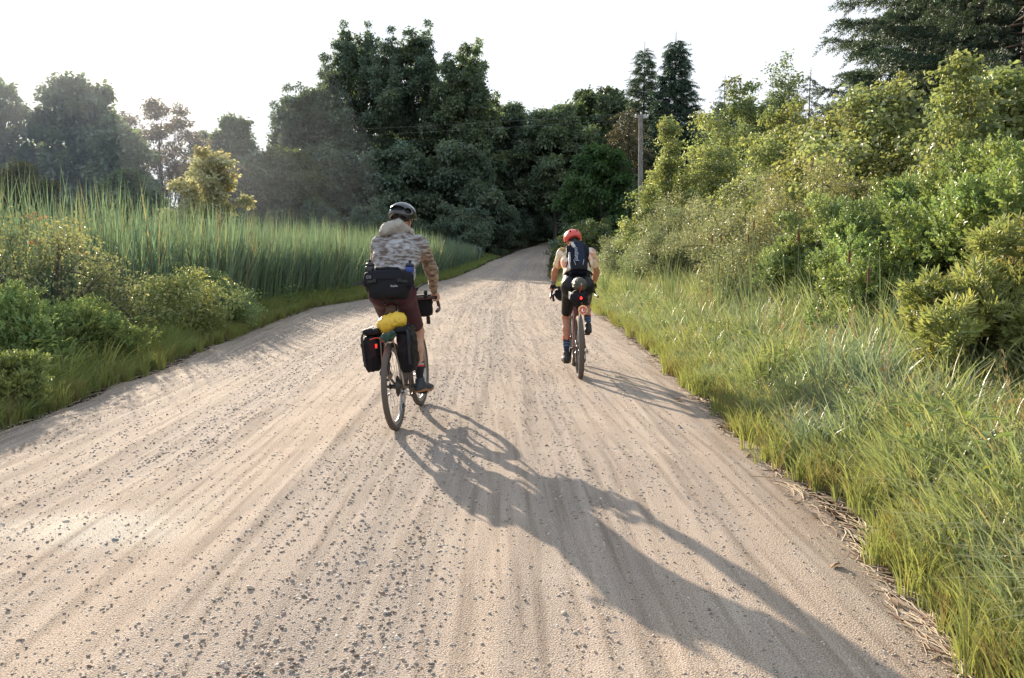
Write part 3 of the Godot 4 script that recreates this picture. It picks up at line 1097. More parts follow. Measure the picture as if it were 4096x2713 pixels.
	# shrubs
	for s in [
		["willow_shrub", "grey-green willow shrub furthest up the right verge", 4.6, 30.0, 2.8, 1.5, willow, Color(0.251, 0.290, 0.192), 0.42],
		["willow_shrub", "grey-green willow shrub right of the riders, below the utility pole", 5.2, 24.0, 3.3, 1.7, willow, Color(0.251, 0.282, 0.182), 0.4],
		["willow_shrub", "large grey-green willow shrub in the middle of the right thicket", 5.9, 19.5, 3.4, 1.8, willow, Color(0.260, 0.282, 0.172), 0.38],
		["willow_shrub", "willow shrub with yellowing leaves left of the glossy shrubs", 6.3, 16.0, 3.3, 1.6, willow, Color(0.285, 0.282, 0.152), 0.36],
		["willow_shrub", "low willow shrub behind the cattail clumps on the right", 4.9, 15.6, 1.9, 1.2, willow, Color(0.251, 0.275, 0.161), 0.34],
		["willow_shrub", "young green shrub in the gap between the willows and the glossy shrubs", 6.9, 14.6, 2.7, 1.3, willow, Color(0.253, 0.310, 0.138), 0.36],
		["willow_shrub", "spreading shrub at the verge between the far willows", 5.0, 26.5, 2.5, 1.5, willow, Color(0.230, 0.287, 0.149), 0.4],
		["holly_shrub", "tall glossy-leaved shrub filling the right edge of the picture", 6.5, 9.8, 3.4, 1.7, rosette, Color(0.255, 0.332, 0.118), 0.4],
		["holly_shrub", "glossy-leaved shrub left of the tall one at the right edge", 5.7, 11.4, 2.55, 1.25, rosette, Color(0.232, 0.313, 0.118), 0.38],
		["holly_shrub", "glossy-leaved shrub furthest left of its row, beside the willows", 5.5, 13.6, 2.5, 1.2, rosette, Color(0.243, 0.313, 0.133), 0.38],
		["holly_shrub", "low glossy-leaved shrub in front of the gap between the glossy shrubs", 5.0, 10.2, 1.5, 0.9, rosette, Color(0.249, 0.315, 0.116), 0.36],
		["holly_shrub", "glossy-leaved shrub behind the tall one, partly hidden", 7.9, 12.2, 3.2, 1.5, rosette, Color(0.243, 0.313, 0.133), 0.4],
		["sumac_shrub", "yellowish shrub with long narrow leaves at the right edge above the grass", 4.2, 6.9, 1.68, 0.7, lance, Color(0.310, 0.333, 0.127), 0.3],
		["sumac_shrub", "browner shrub behind the yellowish one at the right edge", 4.75, 7.4, 1.75, 0.7, lance, Color(0.28, 0.25, 0.13), 0.3],
	]:
		var at := on_ground(s[2], s[3])
		shrub(s[0], s[1], "shrub", "", at, s[4] - at.y, s[5], {"leaf": s[6], "bark": brown, "tint": s[7], "size": s[8], "stems": 16 if s[5] > 1.0 else 11, "sprays": 17, "clump": s[5] * 0.3, "sides": 4, "low": 0.3})
	# a few broad-leaved plants close to the ground
	cattails_right()


func cattail_mesh(key: String, blades: int, tall: float, spread: float, wide: float, flare := 0.2) -> ArrayMesh:
	if leaf_meshes.has(key):
		return leaf_meshes[key]
	var s := Shape.new()
	for i in blades:
		var a := rng.randf() * TAU
		var p := Vector3(cos(a), 0, sin(a)) * spread * sqrt(rng.randf())
		var out := Vector3(cos(a + rng.randf_range(-1, 1)), 0, sin(a)) * rng.randf_range(0.02, flare)
		blade(s, p, tall * rng.randf_range(0.6, 1.05), out, rng.randf_range(0.0, 0.25), wide, rng.randf() * TAU, 6)
	leaf_meshes[key] = s.mesh()
	return leaf_meshes[key]


# one grass blade: rises from p, leans by out, its tip bent over by bend
func blade(s: Shape, p: Vector3, tall: float, out: Vector3, bend: float, wide: float, face: float, segs: int) -> void:
	var side := Vector3(cos(face), 0, sin(face))
	var dir := out.normalized() if out.length() > 0.001 else Vector3.RIGHT
	var q := rng.randf_range(0.72, 1.25)
	s.col = Color(q * rng.randf_range(0.9, 1.15), q, q * rng.randf_range(0.8, 1.1))
	var last := Vector2i(-1, -1)
	for k in segs + 1:
		var u := float(k) / segs
		var c := p + Vector3.UP * tall * (u - bend * 0.6 * u * u * u) + out * tall * u * u + dir * bend * tall * u * u * u
		var w := wide * 0.5 * (1.0 - pow(u, 2.2)) * minf(1.0, 0.55 + u * 1.5)
		if k == segs:
			var t := s.at(c)
			s.tri(last.x, last.y, t)
		else:
			var now := Vector2i(s.at(c - side * w), s.at(c + side * w))
			if k > 0:
				s.quad(last.x, last.y, now.y, now.x)
			last = now


func cattails_right() -> void:
	var leaf := leaf_mat("cattail_leaf", Color(1, 1, 1), 0.42, 0.8)
	var spike := mat("cattail_spike", Color(0.13, 0.055, 0.025), 0.9)
	var stalk := mat("cattail_stalk", Color(0.16, 0.18, 0.08), 0.7)
	var spots := [[3.7, 8.2, 1.85, 1, "cattail clump nearest the camera, before the tall glossy shrub"], [3.35, 7.6, 1.35, 0, "short cattail clump left of the nearest one in the grass"], [4.15, 9.4, 1.95, 1, "cattail clump with a brown spike against the glossy shrubs"], [2.95, 9.6, 1.65, 0, "cattail clump standing alone in the bright grass beside the road"], [4.3, 12.2, 2.3, 2, "tall cattail clump below the dark gap in the right thicket"], [3.9, 13.0, 2.45, 2, "cattail clump with two brown spikes before the willows"], [3.5, 13.8, 2.25, 1, "cattail clump in the middle of the row before the willows"], [3.95, 15.2, 2.4, 1, "cattail clump behind the middle of the row before the willows"], [3.2, 15.6, 2.1, 0, "cattail clump left in the row before the willows"], [3.5, 18.0, 2.3, 1, "far cattail clump at the foot of the grey-green willow"], [3.1, 20.5, 2.0, 0, "far cattail clump right of the riders on the verge"], [2.9, 24.0, 1.9, 0, "furthest cattail clump on the right verge"]]
	for k in spots.size():
		var s: Array = spots[k]
		var t := thing("cattail_plant", s[4], "cattail", on_ground(s[0], s[1]), k * 1.7, "cattail clumps on the right verge")
		var sw := Swarm.new()
		var n := 3
		for i in n:
			sw.add(Transform3D(Basis(Vector3.UP, rng.randf() * TAU).scaled(Vector3(1, s[2] * rng.randf_range(0.85, 1.05), 1)), Vector3(rng.randf_range(-0.12, 0.12), -0.05, rng.randf_range(-0.12, 0.12))), vary(Color(0.17, 0.22, 0.12), 0.18))
		swarm("leaves", sw, with_mat(cattail_mesh("cattail_near", 9, 1.0, 0.1, 0.021, 0.28), leaf), null, t)
		for i in s[3]:
			var a := Vector3(rng.randf_range(-0.12, 0.12), 0, rng.randf_range(-0.12, 0.12))
			var b := a + Vector3(rng.randf_range(-0.08, 0.08), s[2] * rng.randf_range(0.8, 0.95), 0)
			obj("stalk", Shape.new().bar(a, b + Vector3(0, 0.2, 0), 0.004, 5), stalk, t)
			obj("seed_head", Shape.new().tube(PackedVector3Array([b - Vector3(0, 0.08, 0), b - Vector3(0, 0.075, 0), b + Vector3(0, 0.065, 0), b + Vector3(0, 0.07, 0)]), [0.005, 0.013, 0.013, 0.005], 8), spike, t)


func build_left_bank() -> void:
	var brown := bark("shrub_bark", Color(0.196, 0.143, 0.128))
	var leaf := leaf_mat("sapling_leaf", Color(1, 1, 1), 0.45, 0.95)
	var glossy := leaf_mat("glossy_leaf", Color(1, 1, 1), 0.4, 0.85, 0.5)
	# the cattail marsh: nobody could count it
	var m := with_mat(cattail_mesh("cattail_marsh", 7, 1.0, 0.2, 0.038, 0.22), leaf_mat("cattail_leaf", Color(1, 1, 1), 0.42, 0.8))
	var sw := Swarm.new()
	var tries := 13000
	for i in tries:
		var d := lerpf(8.0, 70.0, pow(rng.randf(), 1.5))
		var e := edges(d)
		var o := 1.0 + 22.0 * pow(rng.randf(), 2.2)
		# a shrubby opening near the camera
		if d < 14.5 and o < 3.4 - maxf(d - 11.0, 0.0) * 0.55:
			continue
		if d < 17.0 and o < 1.0 + (17.0 - d) * 0.3:
			continue
		var x := e.x - o
		var tall := 3.3 * (0.8 + 0.28 * smooth(0.6, 3.0, o)) * (1.0 + 0.1 * rough_noise.get_noise_2d(x * 0.6, d * 0.6)) * rng.randf_range(0.74, 1.1)
		if d > 50.0:
			tall *= lerpf(1.0, 0.6, (d - 50.0) / 20.0)
		var tilt := Basis(Vector3(rng.randf_range(-1, 1), 0, rng.randf_range(-1, 1)).normalized(), rng.randf() * (0.14 if rng.randf() < 0.93 else 0.6))
		sw.add(Transform3D(tilt * Basis(Vector3.UP, rng.randf() * TAU).scaled(Vector3(1.0, tall, 1.0)), Vector3(x, ground_y(x, d) - 0.1, -d)), vary(Color(0.165, 0.24, 0.165) if rng.randf() < 0.93 else Color(0.34, 0.3, 0.18), 0.34))
	tag(swarm("cattail_marsh", sw, m, null), "wide bed of tall green cattail leaves on the left of the road", "cattails", "", "stuff")
	var rosette := with_mat(rosette_spray("rosette", 10, 8, 0.155, 0.07), glossy)
	var fine := with_mat(spray("spirea", 30, 0.17, 0.09, 0.0, false, 0.8), leaf)
	for s in [
		["rose_shrub", "tall loose shrub with reddish shoots before the cattails at the left", -6.7, 11.4, 2.05, 1.25, fine, Color(0.284, 0.305, 0.175), 0.34, 9],
		["rose_shrub", "loose shrub with reddish shoots at the left edge of the picture", -8.2, 11.2, 2.0, 1.1, fine, Color(0.284, 0.305, 0.164), 0.34, 9],
		["blueberry_shrub", "rounded leafy shrub at the left edge above the verge grass", -6.0, 9.2, 1.05, 0.75, rosette, Color(0.284, 0.369, 0.146), 0.3, 10],
		["blueberry_shrub", "low leafy shrub right of the rounded one at the left edge", -5.5, 10.0, 0.92, 0.55, rosette, Color(0.284, 0.369, 0.146), 0.28, 9],
		["spirea_shrub", "low dense yellow-green shrub at the foot of the cattails", -5.9, 13.6, 1.22, 0.95, fine, Color(0.360, 0.396, 0.175), 0.3, 12],
		["spirea_shrub", "small dense green shrub right of the yellow-green one", -5.75, 15.4, 1.1, 0.7, fine, Color(0.262, 0.344, 0.164), 0.3, 11],
		["young_shrub", "single small leafy shoot in the grass at the left edge of the road", -4.55, 7.3, 0.62, 0.2, rosette, Color(0.291, 0.338, 0.127), 0.24, 8],
	]:
		var at := on_ground(s[2], s[3])
		var t := shrub(s[0], s[1], "shrub", "", at, s[4] - at.y, s[5], {"leaf": s[6], "bark": brown, "tint": s[7], "size": s[8], "stems": 14 if s[5] > 0.4 else 4, "sprays": s[9], "clump": s[5] * 0.32, "sides": 3, "low": 0.35})
		if s[0] == "rose_shrub":
			var red := Swarm.new()
			for i in 5:
				var a := rng.randf() * TAU
				var q: float = sqrt(rng.randf()) * s[5] * 0.95
				clump(red, Vector3(cos(a) * q, (s[4] - at.y) * rng.randf_range(0.72, 1.02), sin(a) * q), Vector3.ONE * 0.06, 2, Color(0.42, 0.2, 0.13), 0.2)
			swarm("red_shoots", red, with_mat(spray("shoot", 9, 0.3, 0.16, 0.0), leaf_mat("red_leaf", Color(1, 1, 1), 0.4, 0.95)), null, t)


func build_grass() -> void:
	var leaf := leaf_mat("grass_blade", Color(1, 1, 1), 0.62, 0.95, 0.3)
	var tuft := Shape.new()
	for i in 17:
		var a := rng.randf() * TAU
		blade(tuft, Vector3(cos(a), 0, sin(a)) * 0.13 * sqrt(rng.randf()), rng.randf_range(0.5, 1.05), Vector3(cos(a + rng.randf()), 0, sin(a)) * rng.randf_range(0.02, 0.3), rng.randf_range(0.0, 0.4), 0.023, rng.randf() * TAU, 5)
	var arch := Shape.new()
	for i in 14:
		var a := rng.randf() * TAU
		blade(arch, Vector3(cos(a), 0, sin(a)) * 0.08 * sqrt(rng.randf()), rng.randf_range(0.7, 1.1), Vector3(cos(a), 0, sin(a)) * rng.randf_range(0.1, 0.4), rng.randf_range(0.3, 0.95), 0.021, a + PI / 2 + rng.randf_range(-0.5, 0.5), 8)
	var sheen := leaf_mat("glossy_grass", Color(1, 1, 1), 0.4, 0.9, 0.55)
	var tuft_m := with_mat(tuft.mesh(), leaf)
	var tuft_r := with_mat(tuft.mesh(), sheen)
	var arch_m := with_mat(arch.mesh(), sheen)
	var right := Swarm.new()
	var tall := Swarm.new()
	var rim := Swarm.new()
	var left := Swarm.new()
	var left_rim := Swarm.new()
	var yellow := Color(0.33, 0.37, 0.17)
	var blue := Color(0.25, 0.315, 0.235)
	for i in 17000:
		var d := lerpf(1.6, 60.0, pow(rng.randf(), 2.3))
		var e := edges(d)
		var o := 0.12 + (5.5 if d < 20.0 else 3.5) * pow(rng.randf(), 1.25)
		o += rough_noise.get_noise_2d(d * 1.7, 7.0) * 0.3 + 0.12
		var x := e.y + maxf(o, 0.02)
		var w := patch_noise.get_noise_2d(x * 0.9, d * 0.9) * 0.5 + 0.5
		var w2 := patch_noise.get_noise_2d(x * 1.7 + 40.0, d * 1.7) * 0.5 + 0.5
		var h := lerpf(0.3, 0.85, smooth(0.1, 1.2, o)) * (1.0 + 0.5 * smooth(1.3, 2.6, o)) * rng.randf_range(0.65, 1.2) * (0.6 + 1.0 * w2)
		var c := vary(yellow.lerp(blue, smooth(0.45, 0.8, w)) if rng.randf() < 0.9 else Color(0.45, 0.37, 0.2), 0.2)
		right.add(Transform3D(Basis(Vector3.UP, rng.randf() * TAU).scaled(Vector3(0.3 + 0.5 * h, h, 0.3 + 0.5 * h)), Vector3(x, ground_y(x, d) - 0.03, -d)), c)
	for i in 3600:
		var d := lerpf(2.0, 34.0, pow(rng.randf(), 1.9))
		var e := edges(d)
		var o := 0.45 + 4.2 * rng.randf()
		var x := e.y + o
		if patch_noise.get_noise_2d(x * 0.7 + 90.0, d * 0.7) < -0.12:
			continue
		var h := rng.randf_range(0.6, 1.0) * (0.7 + 0.3 * smooth(0.4, 1.4, o))
		tall.add(Transform3D(Basis(Vector3.UP, rng.randf() * TAU).scaled(Vector3(h, h, h)), Vector3(x, ground_y(x, d) - 0.03, -d)), vary(Color(0.4, 0.42, 0.27), 0.2))
	for i in 7000:
		var right_side := rng.randf() < 0.5
		var d := lerpf(1.8, 50.0, pow(rng.randf(), 2.1))
		var e := edges(d)
		var o := rng.randf_range(-0.1, 0.55) + rough_noise.get_noise_2d(d * 1.7, 7.0 if right_side else 77.0) * 0.3 + 0.1
		if o < -0.06 and rng.randf() < 0.7:
			continue
		var x := e.y + o if right_side else e.x - o
		var h := rng.randf_range(0.12, 0.34)
		var y := maxf(ground_y(x, d), rise(d) - 0.06) - 0.02
		(rim if right_side else left_rim).add(Transform3D(Basis(Vector3.UP, rng.randf() * TAU).scaled(Vector3(h * 1.1, h * 1.15, h * 1.1)), Vector3(x, y, -d)), vary(Color(0.29, 0.31, 0.12) if rng.randf() < 0.82 else Color(0.26, 0.2, 0.1), 0.2))
	for i in 13000:
		var d := lerpf(4.5, 75.0, pow(rng.randf(), 2.3))
		var e := edges(d)
		var o := 0.1 + 2.6 * pow(rng.randf(), 1.3) + rough_noise.get_noise_2d(d * 1.7, 77.0) * 0.35 + 0.12
		var x := e.x - maxf(o, 0.03)
		var h := lerpf(0.28, 0.78, smooth(0.1, 1.3, o)) * rng.randf_range(0.7, 1.2)
		left.add(Transform3D(Basis(Vector3.UP, rng.randf() * TAU).scaled(Vector3(0.3 + 0.5 * h, h, 0.3 + 0.5 * h)), Vector3(x, ground_y(x, d) - 0.03, -d)), vary(Color(0.3, 0.35, 0.14), 0.24))
	var sedge := Shape.new()
	for i in 9:
		var a := rng.randf() * TAU
		blade(sedge, Vector3(cos(a), 0, sin(a)) * 0.16 * sqrt(rng.randf()), rng.randf_range(0.6, 1.05), Vector3(cos(a), 0, sin(a)) * rng.randf_range(0.02, 0.3), rng.randf_range(0.0, 0.3), 0.02, rng.randf() * TAU, 5)
	var sedges := Swarm.new()
	for i in 3200:
		var d := lerpf(3.0, 40.0, pow(rng.randf(), 1.6))
		var o := 0.9 + 3.6 * rng.randf()
		var x := edges(d).y + o
		if patch_noise.get_noise_2d(x * 0.6 + 30.0, d * 0.6 + 60.0) < 0.0:
			continue
		var h := rng.randf_range(0.75, 1.35) * lerpf(0.75, 1.0, smooth(0.9, 2.4, o))
		sedges.add(Transform3D(Basis(Vector3.UP, rng.randf() * TAU).scaled(Vector3(1.0, h, 1.0)), Vector3(x, ground_y(x, d) - 0.03, -d)), vary(Color(0.3, 0.34, 0.17) if rng.randf() < 0.85 else Color(0.4, 0.36, 0.22), 0.25))
	var left_sedges := Swarm.new()
	for i in 1900:
		var d := lerpf(5.0, 40.0, pow(rng.randf(), 1.7))
		var o := 0.35 + 2.2 * rng.randf()
		var x := edges(d).x - o
		if patch_noise.get_noise_2d(x * 0.8 + 10.0, d * 0.8) < -0.1:
			continue
		var h := rng.randf_range(0.5, 0.95) * lerpf(0.75, 1.0, smooth(0.3, 1.4, o))
		left_sedges.add(Transform3D(Basis(Vector3.UP, rng.randf() * TAU).scaled(Vector3(1.0, h, 1.0)), Vector3(x, ground_y(x, d) - 0.03, -d)), vary(Color(0.33, 0.37, 0.14) if rng.randf() < 0.88 else Color(0.42, 0.36, 0.2), 0.25))
	tag(swarm("sedge", left_sedges, with_mat(sedge.mesh(), leaf), null), "upright yellow-green blades standing in the left verge grass", "sedge", "", "stuff")
	tag(swarm("sedge", sedges, with_mat(sedge.mesh(), leaf), null), "upright broad sedge blades standing above the right verge grass", "sedge", "", "stuff")
	tag(swarm("verge_grass", right, tuft_r, null), "thick mixed green grass of the right verge", "grass", "", "stuff")
	tag(swarm("arching_grass", tall, arch_m, null), "pale broad arching grass blades over the right verge", "grass", "", "stuff")
	tag(swarm("edge_grass", rim, tuft_m, null), "short grass tufts creeping onto the right road edge", "grass", "", "stuff")
	tag(swarm("edge_grass", left_rim, tuft_m, null), "short grass tufts creeping onto the left road edge", "grass", "", "stuff")
	tag(swarm("verge_grass", left, tuft_m, null), "green grass strip along the left road edge before the cattails", "grass", "", "stuff")
	# broad-leaved weeds between the grass
	var weed := Shape.new()
	for i in 26:
		var a := rng.randf() * TAU
		var p := Vector3(cos(a) * 0.1 * rng.randf(), rng.randf_range(0.1, 1.0), sin(a) * 0.1 * rng.randf())
		weed.col = grey(rng.randf_range(0.8, 1.2))
		add_leaf(weed, p, Vector3(cos(a), rng.randf_range(-0.1, 0.6), sin(a)).normalized(), Vector3.UP, rng.randf_range(0.14, 0.26), 0.08, true)
	var weeds := Swarm.new()
	for i in 2600:
		var r_side := rng.randf() < 0.65
		var d := lerpf(2.5, 32.0, pow(rng.randf(), 1.7))
		var e := edges(d)
		var o := 0.5 + 3.6 * rng.randf()
		var x := e.y + o if r_side else e.x - o * 0.75
		var h := rng.randf_range(0.35, 0.75)
		weeds.add(Transform3D(Basis(Vector3.UP, rng.randf() * TAU).scaled(Vector3(h * 0.8, h, h * 0.8)), Vector3(x, ground_y(x, d) - 0.02, -d)), vary(Color(0.23, 0.28, 0.1) if rng.randf() < 0.97 else Color(0.32, 0.2, 0.09), 0.25))
	tag(swarm("weeds", weeds, with_mat(weed.mesh(), leaf), null), "leafy green weeds standing among the verge grass", "weeds", "", "stuff")
	# grass seed heads
	var seed_head := Shape.new()
	seed_head.tube(PackedVector3Array([Vector3.ZERO, Vector3(0.02, 0.5, 0.0), Vector3(0.07, 0.8, 0.0)]), [0.003, 0.003, 0.002], 4, false)
	for i in 22:
		var u := rng.randf()
		add_leaf(seed_head, Vector3(0.07 + 0.05 * u, 0.76 + 0.22 * u, 0), (rand_dir() * 0.5 + Vector3(0.2, 1, 0)).normalized(), rand_dir(), 0.045, 0.009)
	var heads := Swarm.new()
	for i in 420:
		var d := lerpf(3.0, 30.0, pow(rng.randf(), 1.6))
		var x := edges(d).y + 0.7 + 3.4 * rng.randf()
		heads.add(Transform3D(Basis(Vector3.UP, rng.randf() * TAU).scaled(Vector3.ONE * rng.randf_range(0.75, 1.1)), Vector3(x, ground_y(x, d), -d)), vary(Color(0.34, 0.25, 0.15), 0.2))
	tag(swarm("seed_heads", heads, with_mat(seed_head.mesh(), leaf_mat("dry_grass", Color(1, 1, 1), 0.7, 0.6)), null), "dry brownish grass seed heads standing above the right verge", "grass", "", "stuff")
	# dry straw lying along the right edge
	var st := Shape.new()
	st.tube(PackedVector3Array([Vector3(0, 0, -0.5), Vector3(0.03, 0.03, 0.0), Vector3(0, 0, 0.5)]), [0.0045, 0.0055, 0.003], 4, false)
	var straw := Swarm.new()
	for i in 4300:
		var r_side := rng.randf() < 0.8
		var d := lerpf(1.8, 26.0, pow(rng.randf(), 2.0))
		var e := edges(d)
		var o := rng.randfn(0.0, 0.22) + 0.0
		var x := e.y + o + rough_noise.get_noise_2d(d * 1.7, 7.0) * 0.25 if r_side else e.x - o
		var y := maxf(ground_y(x, d), road_y(x, d) - 0.05 if x < e.y + 0.05 and x > e.x - 0.05 else -9.0) + 0.008
		var l := rng.randf_range(0.08, 0.5)
		straw.add(Transform3D(Basis.from_euler(Vector3(rng.randf_range(-0.04, 0.06), rng.randfn(0.2, 0.42), 0)).scaled_local(Vector3(rng.randf_range(0.3, 0.8), 0.5, l)), Vector3(x, y, -d)), vary(Color(0.58, 0.47, 0.33) if rng.randf() < 0.75 else Color(0.2, 0.11, 0.06), 0.2))
	tag(swarm("dry_straw", straw, with_mat(st.mesh(), leaf_mat("dry_grass", Color(1, 1, 1), 0.7, 0.6)), null), "dry straw and dead stems lying along the road edges", "straw", "", "stuff")


func rock_mesh(seed_: int, rings := 5, sides := 7) -> ArrayMesh:
	var n := noise(FastNoiseLite.TYPE_SIMPLEX, 0.9, seed_, 2)
	var s := Shape.new()
	s.ball(Vector3.ZERO, Vector3.ONE * 0.5, rings, sides)
	for i in s.v.size():
		var p := s.v[i]
		s.v[i] = p * (1.0 + 0.5 * n.get_noise_3d(p.x * 1.6 + seed_, p.y * 1.6, p.z * 1.6)) * Vector3(1.25, 0.75, 0.95)
	return s.mesh()


func build_stones() -> void:
	var stone := mat("stone", Color(1, 1, 1), 0.8)
	stone.vertex_color_use_as_albedo = true
	# half of them are as dusty as the road
	var tones := [Color(0.34, 0.28, 0.23), Color(0.38, 0.31, 0.25), Color(0.3, 0.26, 0.22), Color(0.17, 0.15, 0.135), Color(0.24, 0.21, 0.185), Color(0.28, 0.25, 0.22), Color(0.4, 0.34, 0.28), Color(0.45, 0.37, 0.3), Color(0.19, 0.13, 0.09), Color(0.36, 0.29, 0.22), Color(0.48, 0.44, 0.38), Color(0.27, 0.23, 0.2)]
	var kinds := []
	var swarms := []
	for k in 3:
		var m := rock_mesh(k * 7 + 1, 4, 6)
		m.surface_set_material(0, stone)
		kinds.append(m)
		swarms.append(Swarm.new())
	for i in 340000:
		var d := lerpf(1.9, 42.0, pow(rng.randf(), 2.6))
		var e := edges(d)
		var x := lerpf(e.x - 0.2, e.y + 0.15, rng.randf())
		if absf(x) > d * 0.68 + 0.4:
			continue
		var g := loose(x, d)
		if rng.randf() > 0.36 + 0.64 * g * g:
			continue
		var big := pow(rng.randf(), 4.5)
		var r := lerpf(0.003, 0.018, big) * (0.78 + 0.36 * g) * (1.0 + 0.035 * maxf(d - 4.0, 0.0))
		var y := road_y(x, d) + r * rng.randf_range(-0.22, 0.12)
		if x < e.x or x > e.y:
			y = maxf(ground_y(x, d), road_y(x, d) - 0.06)
		var c: Color = tones[rng.randi() % tones.size()]
		swarms[i % 3].add(Transform3D(Basis.from_euler(Vector3(rng.randf() * 0.6, rng.randf() * TAU, rng.randf() * 0.6)).scaled_local(Vector3(1, rng.randf_range(0.6, 1.0), 1) * r), Vector3(x, y, -d)), vary(c, 0.25))
	for k in 3:
		tag(swarm("gravel", swarms[k], kinds[k], null), ["dark and pale small stones loose on the road", "rounded small gravel strewn over the road", "flat small gravel chips strewn over the road"][k], "gravel", "", "stuff")
	# the largest single stones
	var big_rock := []
	for k in 4:
		big_rock.append(rock_mesh(50 + k * 3, 7, 10))
	var tinted := []
	for k in 3:
		tinted.append(mat("big_stone_%d" % k, [Color(0.2, 0.2, 0.205), Color(0.21, 0.15, 0.11), Color(0.42, 0.36, 0.28)][k], 0.85))
	for k in 18:
		var d := lerpf(2.6, 9.5, pow(rng.randf(), 1.6))
		var x := lerpf(maxf(edges(d).x + 0.2, -0.66 * d), edges(d).y - 0.15, rng.randf())
		var r := rng.randf_range(0.018, 0.032)
		var o := obj("stone", big_rock[k % 4], tinted[k % 3])
		o.transform = Transform3D(Basis.from_euler(Vector3(0.3 * rng.randf(), rng.randf() * TAU, 0.3 * rng.randf())).scaled_local(Vector3(1, 0.85, 1) * r), Vector3(x, road_y(x, d) + r * 0.02, -d))
		tag(o, "%s stone as large as a walnut lying loose on the road" % ["grey", "brown", "pale tan"][k % 3], "stone", "larger stones on the road")
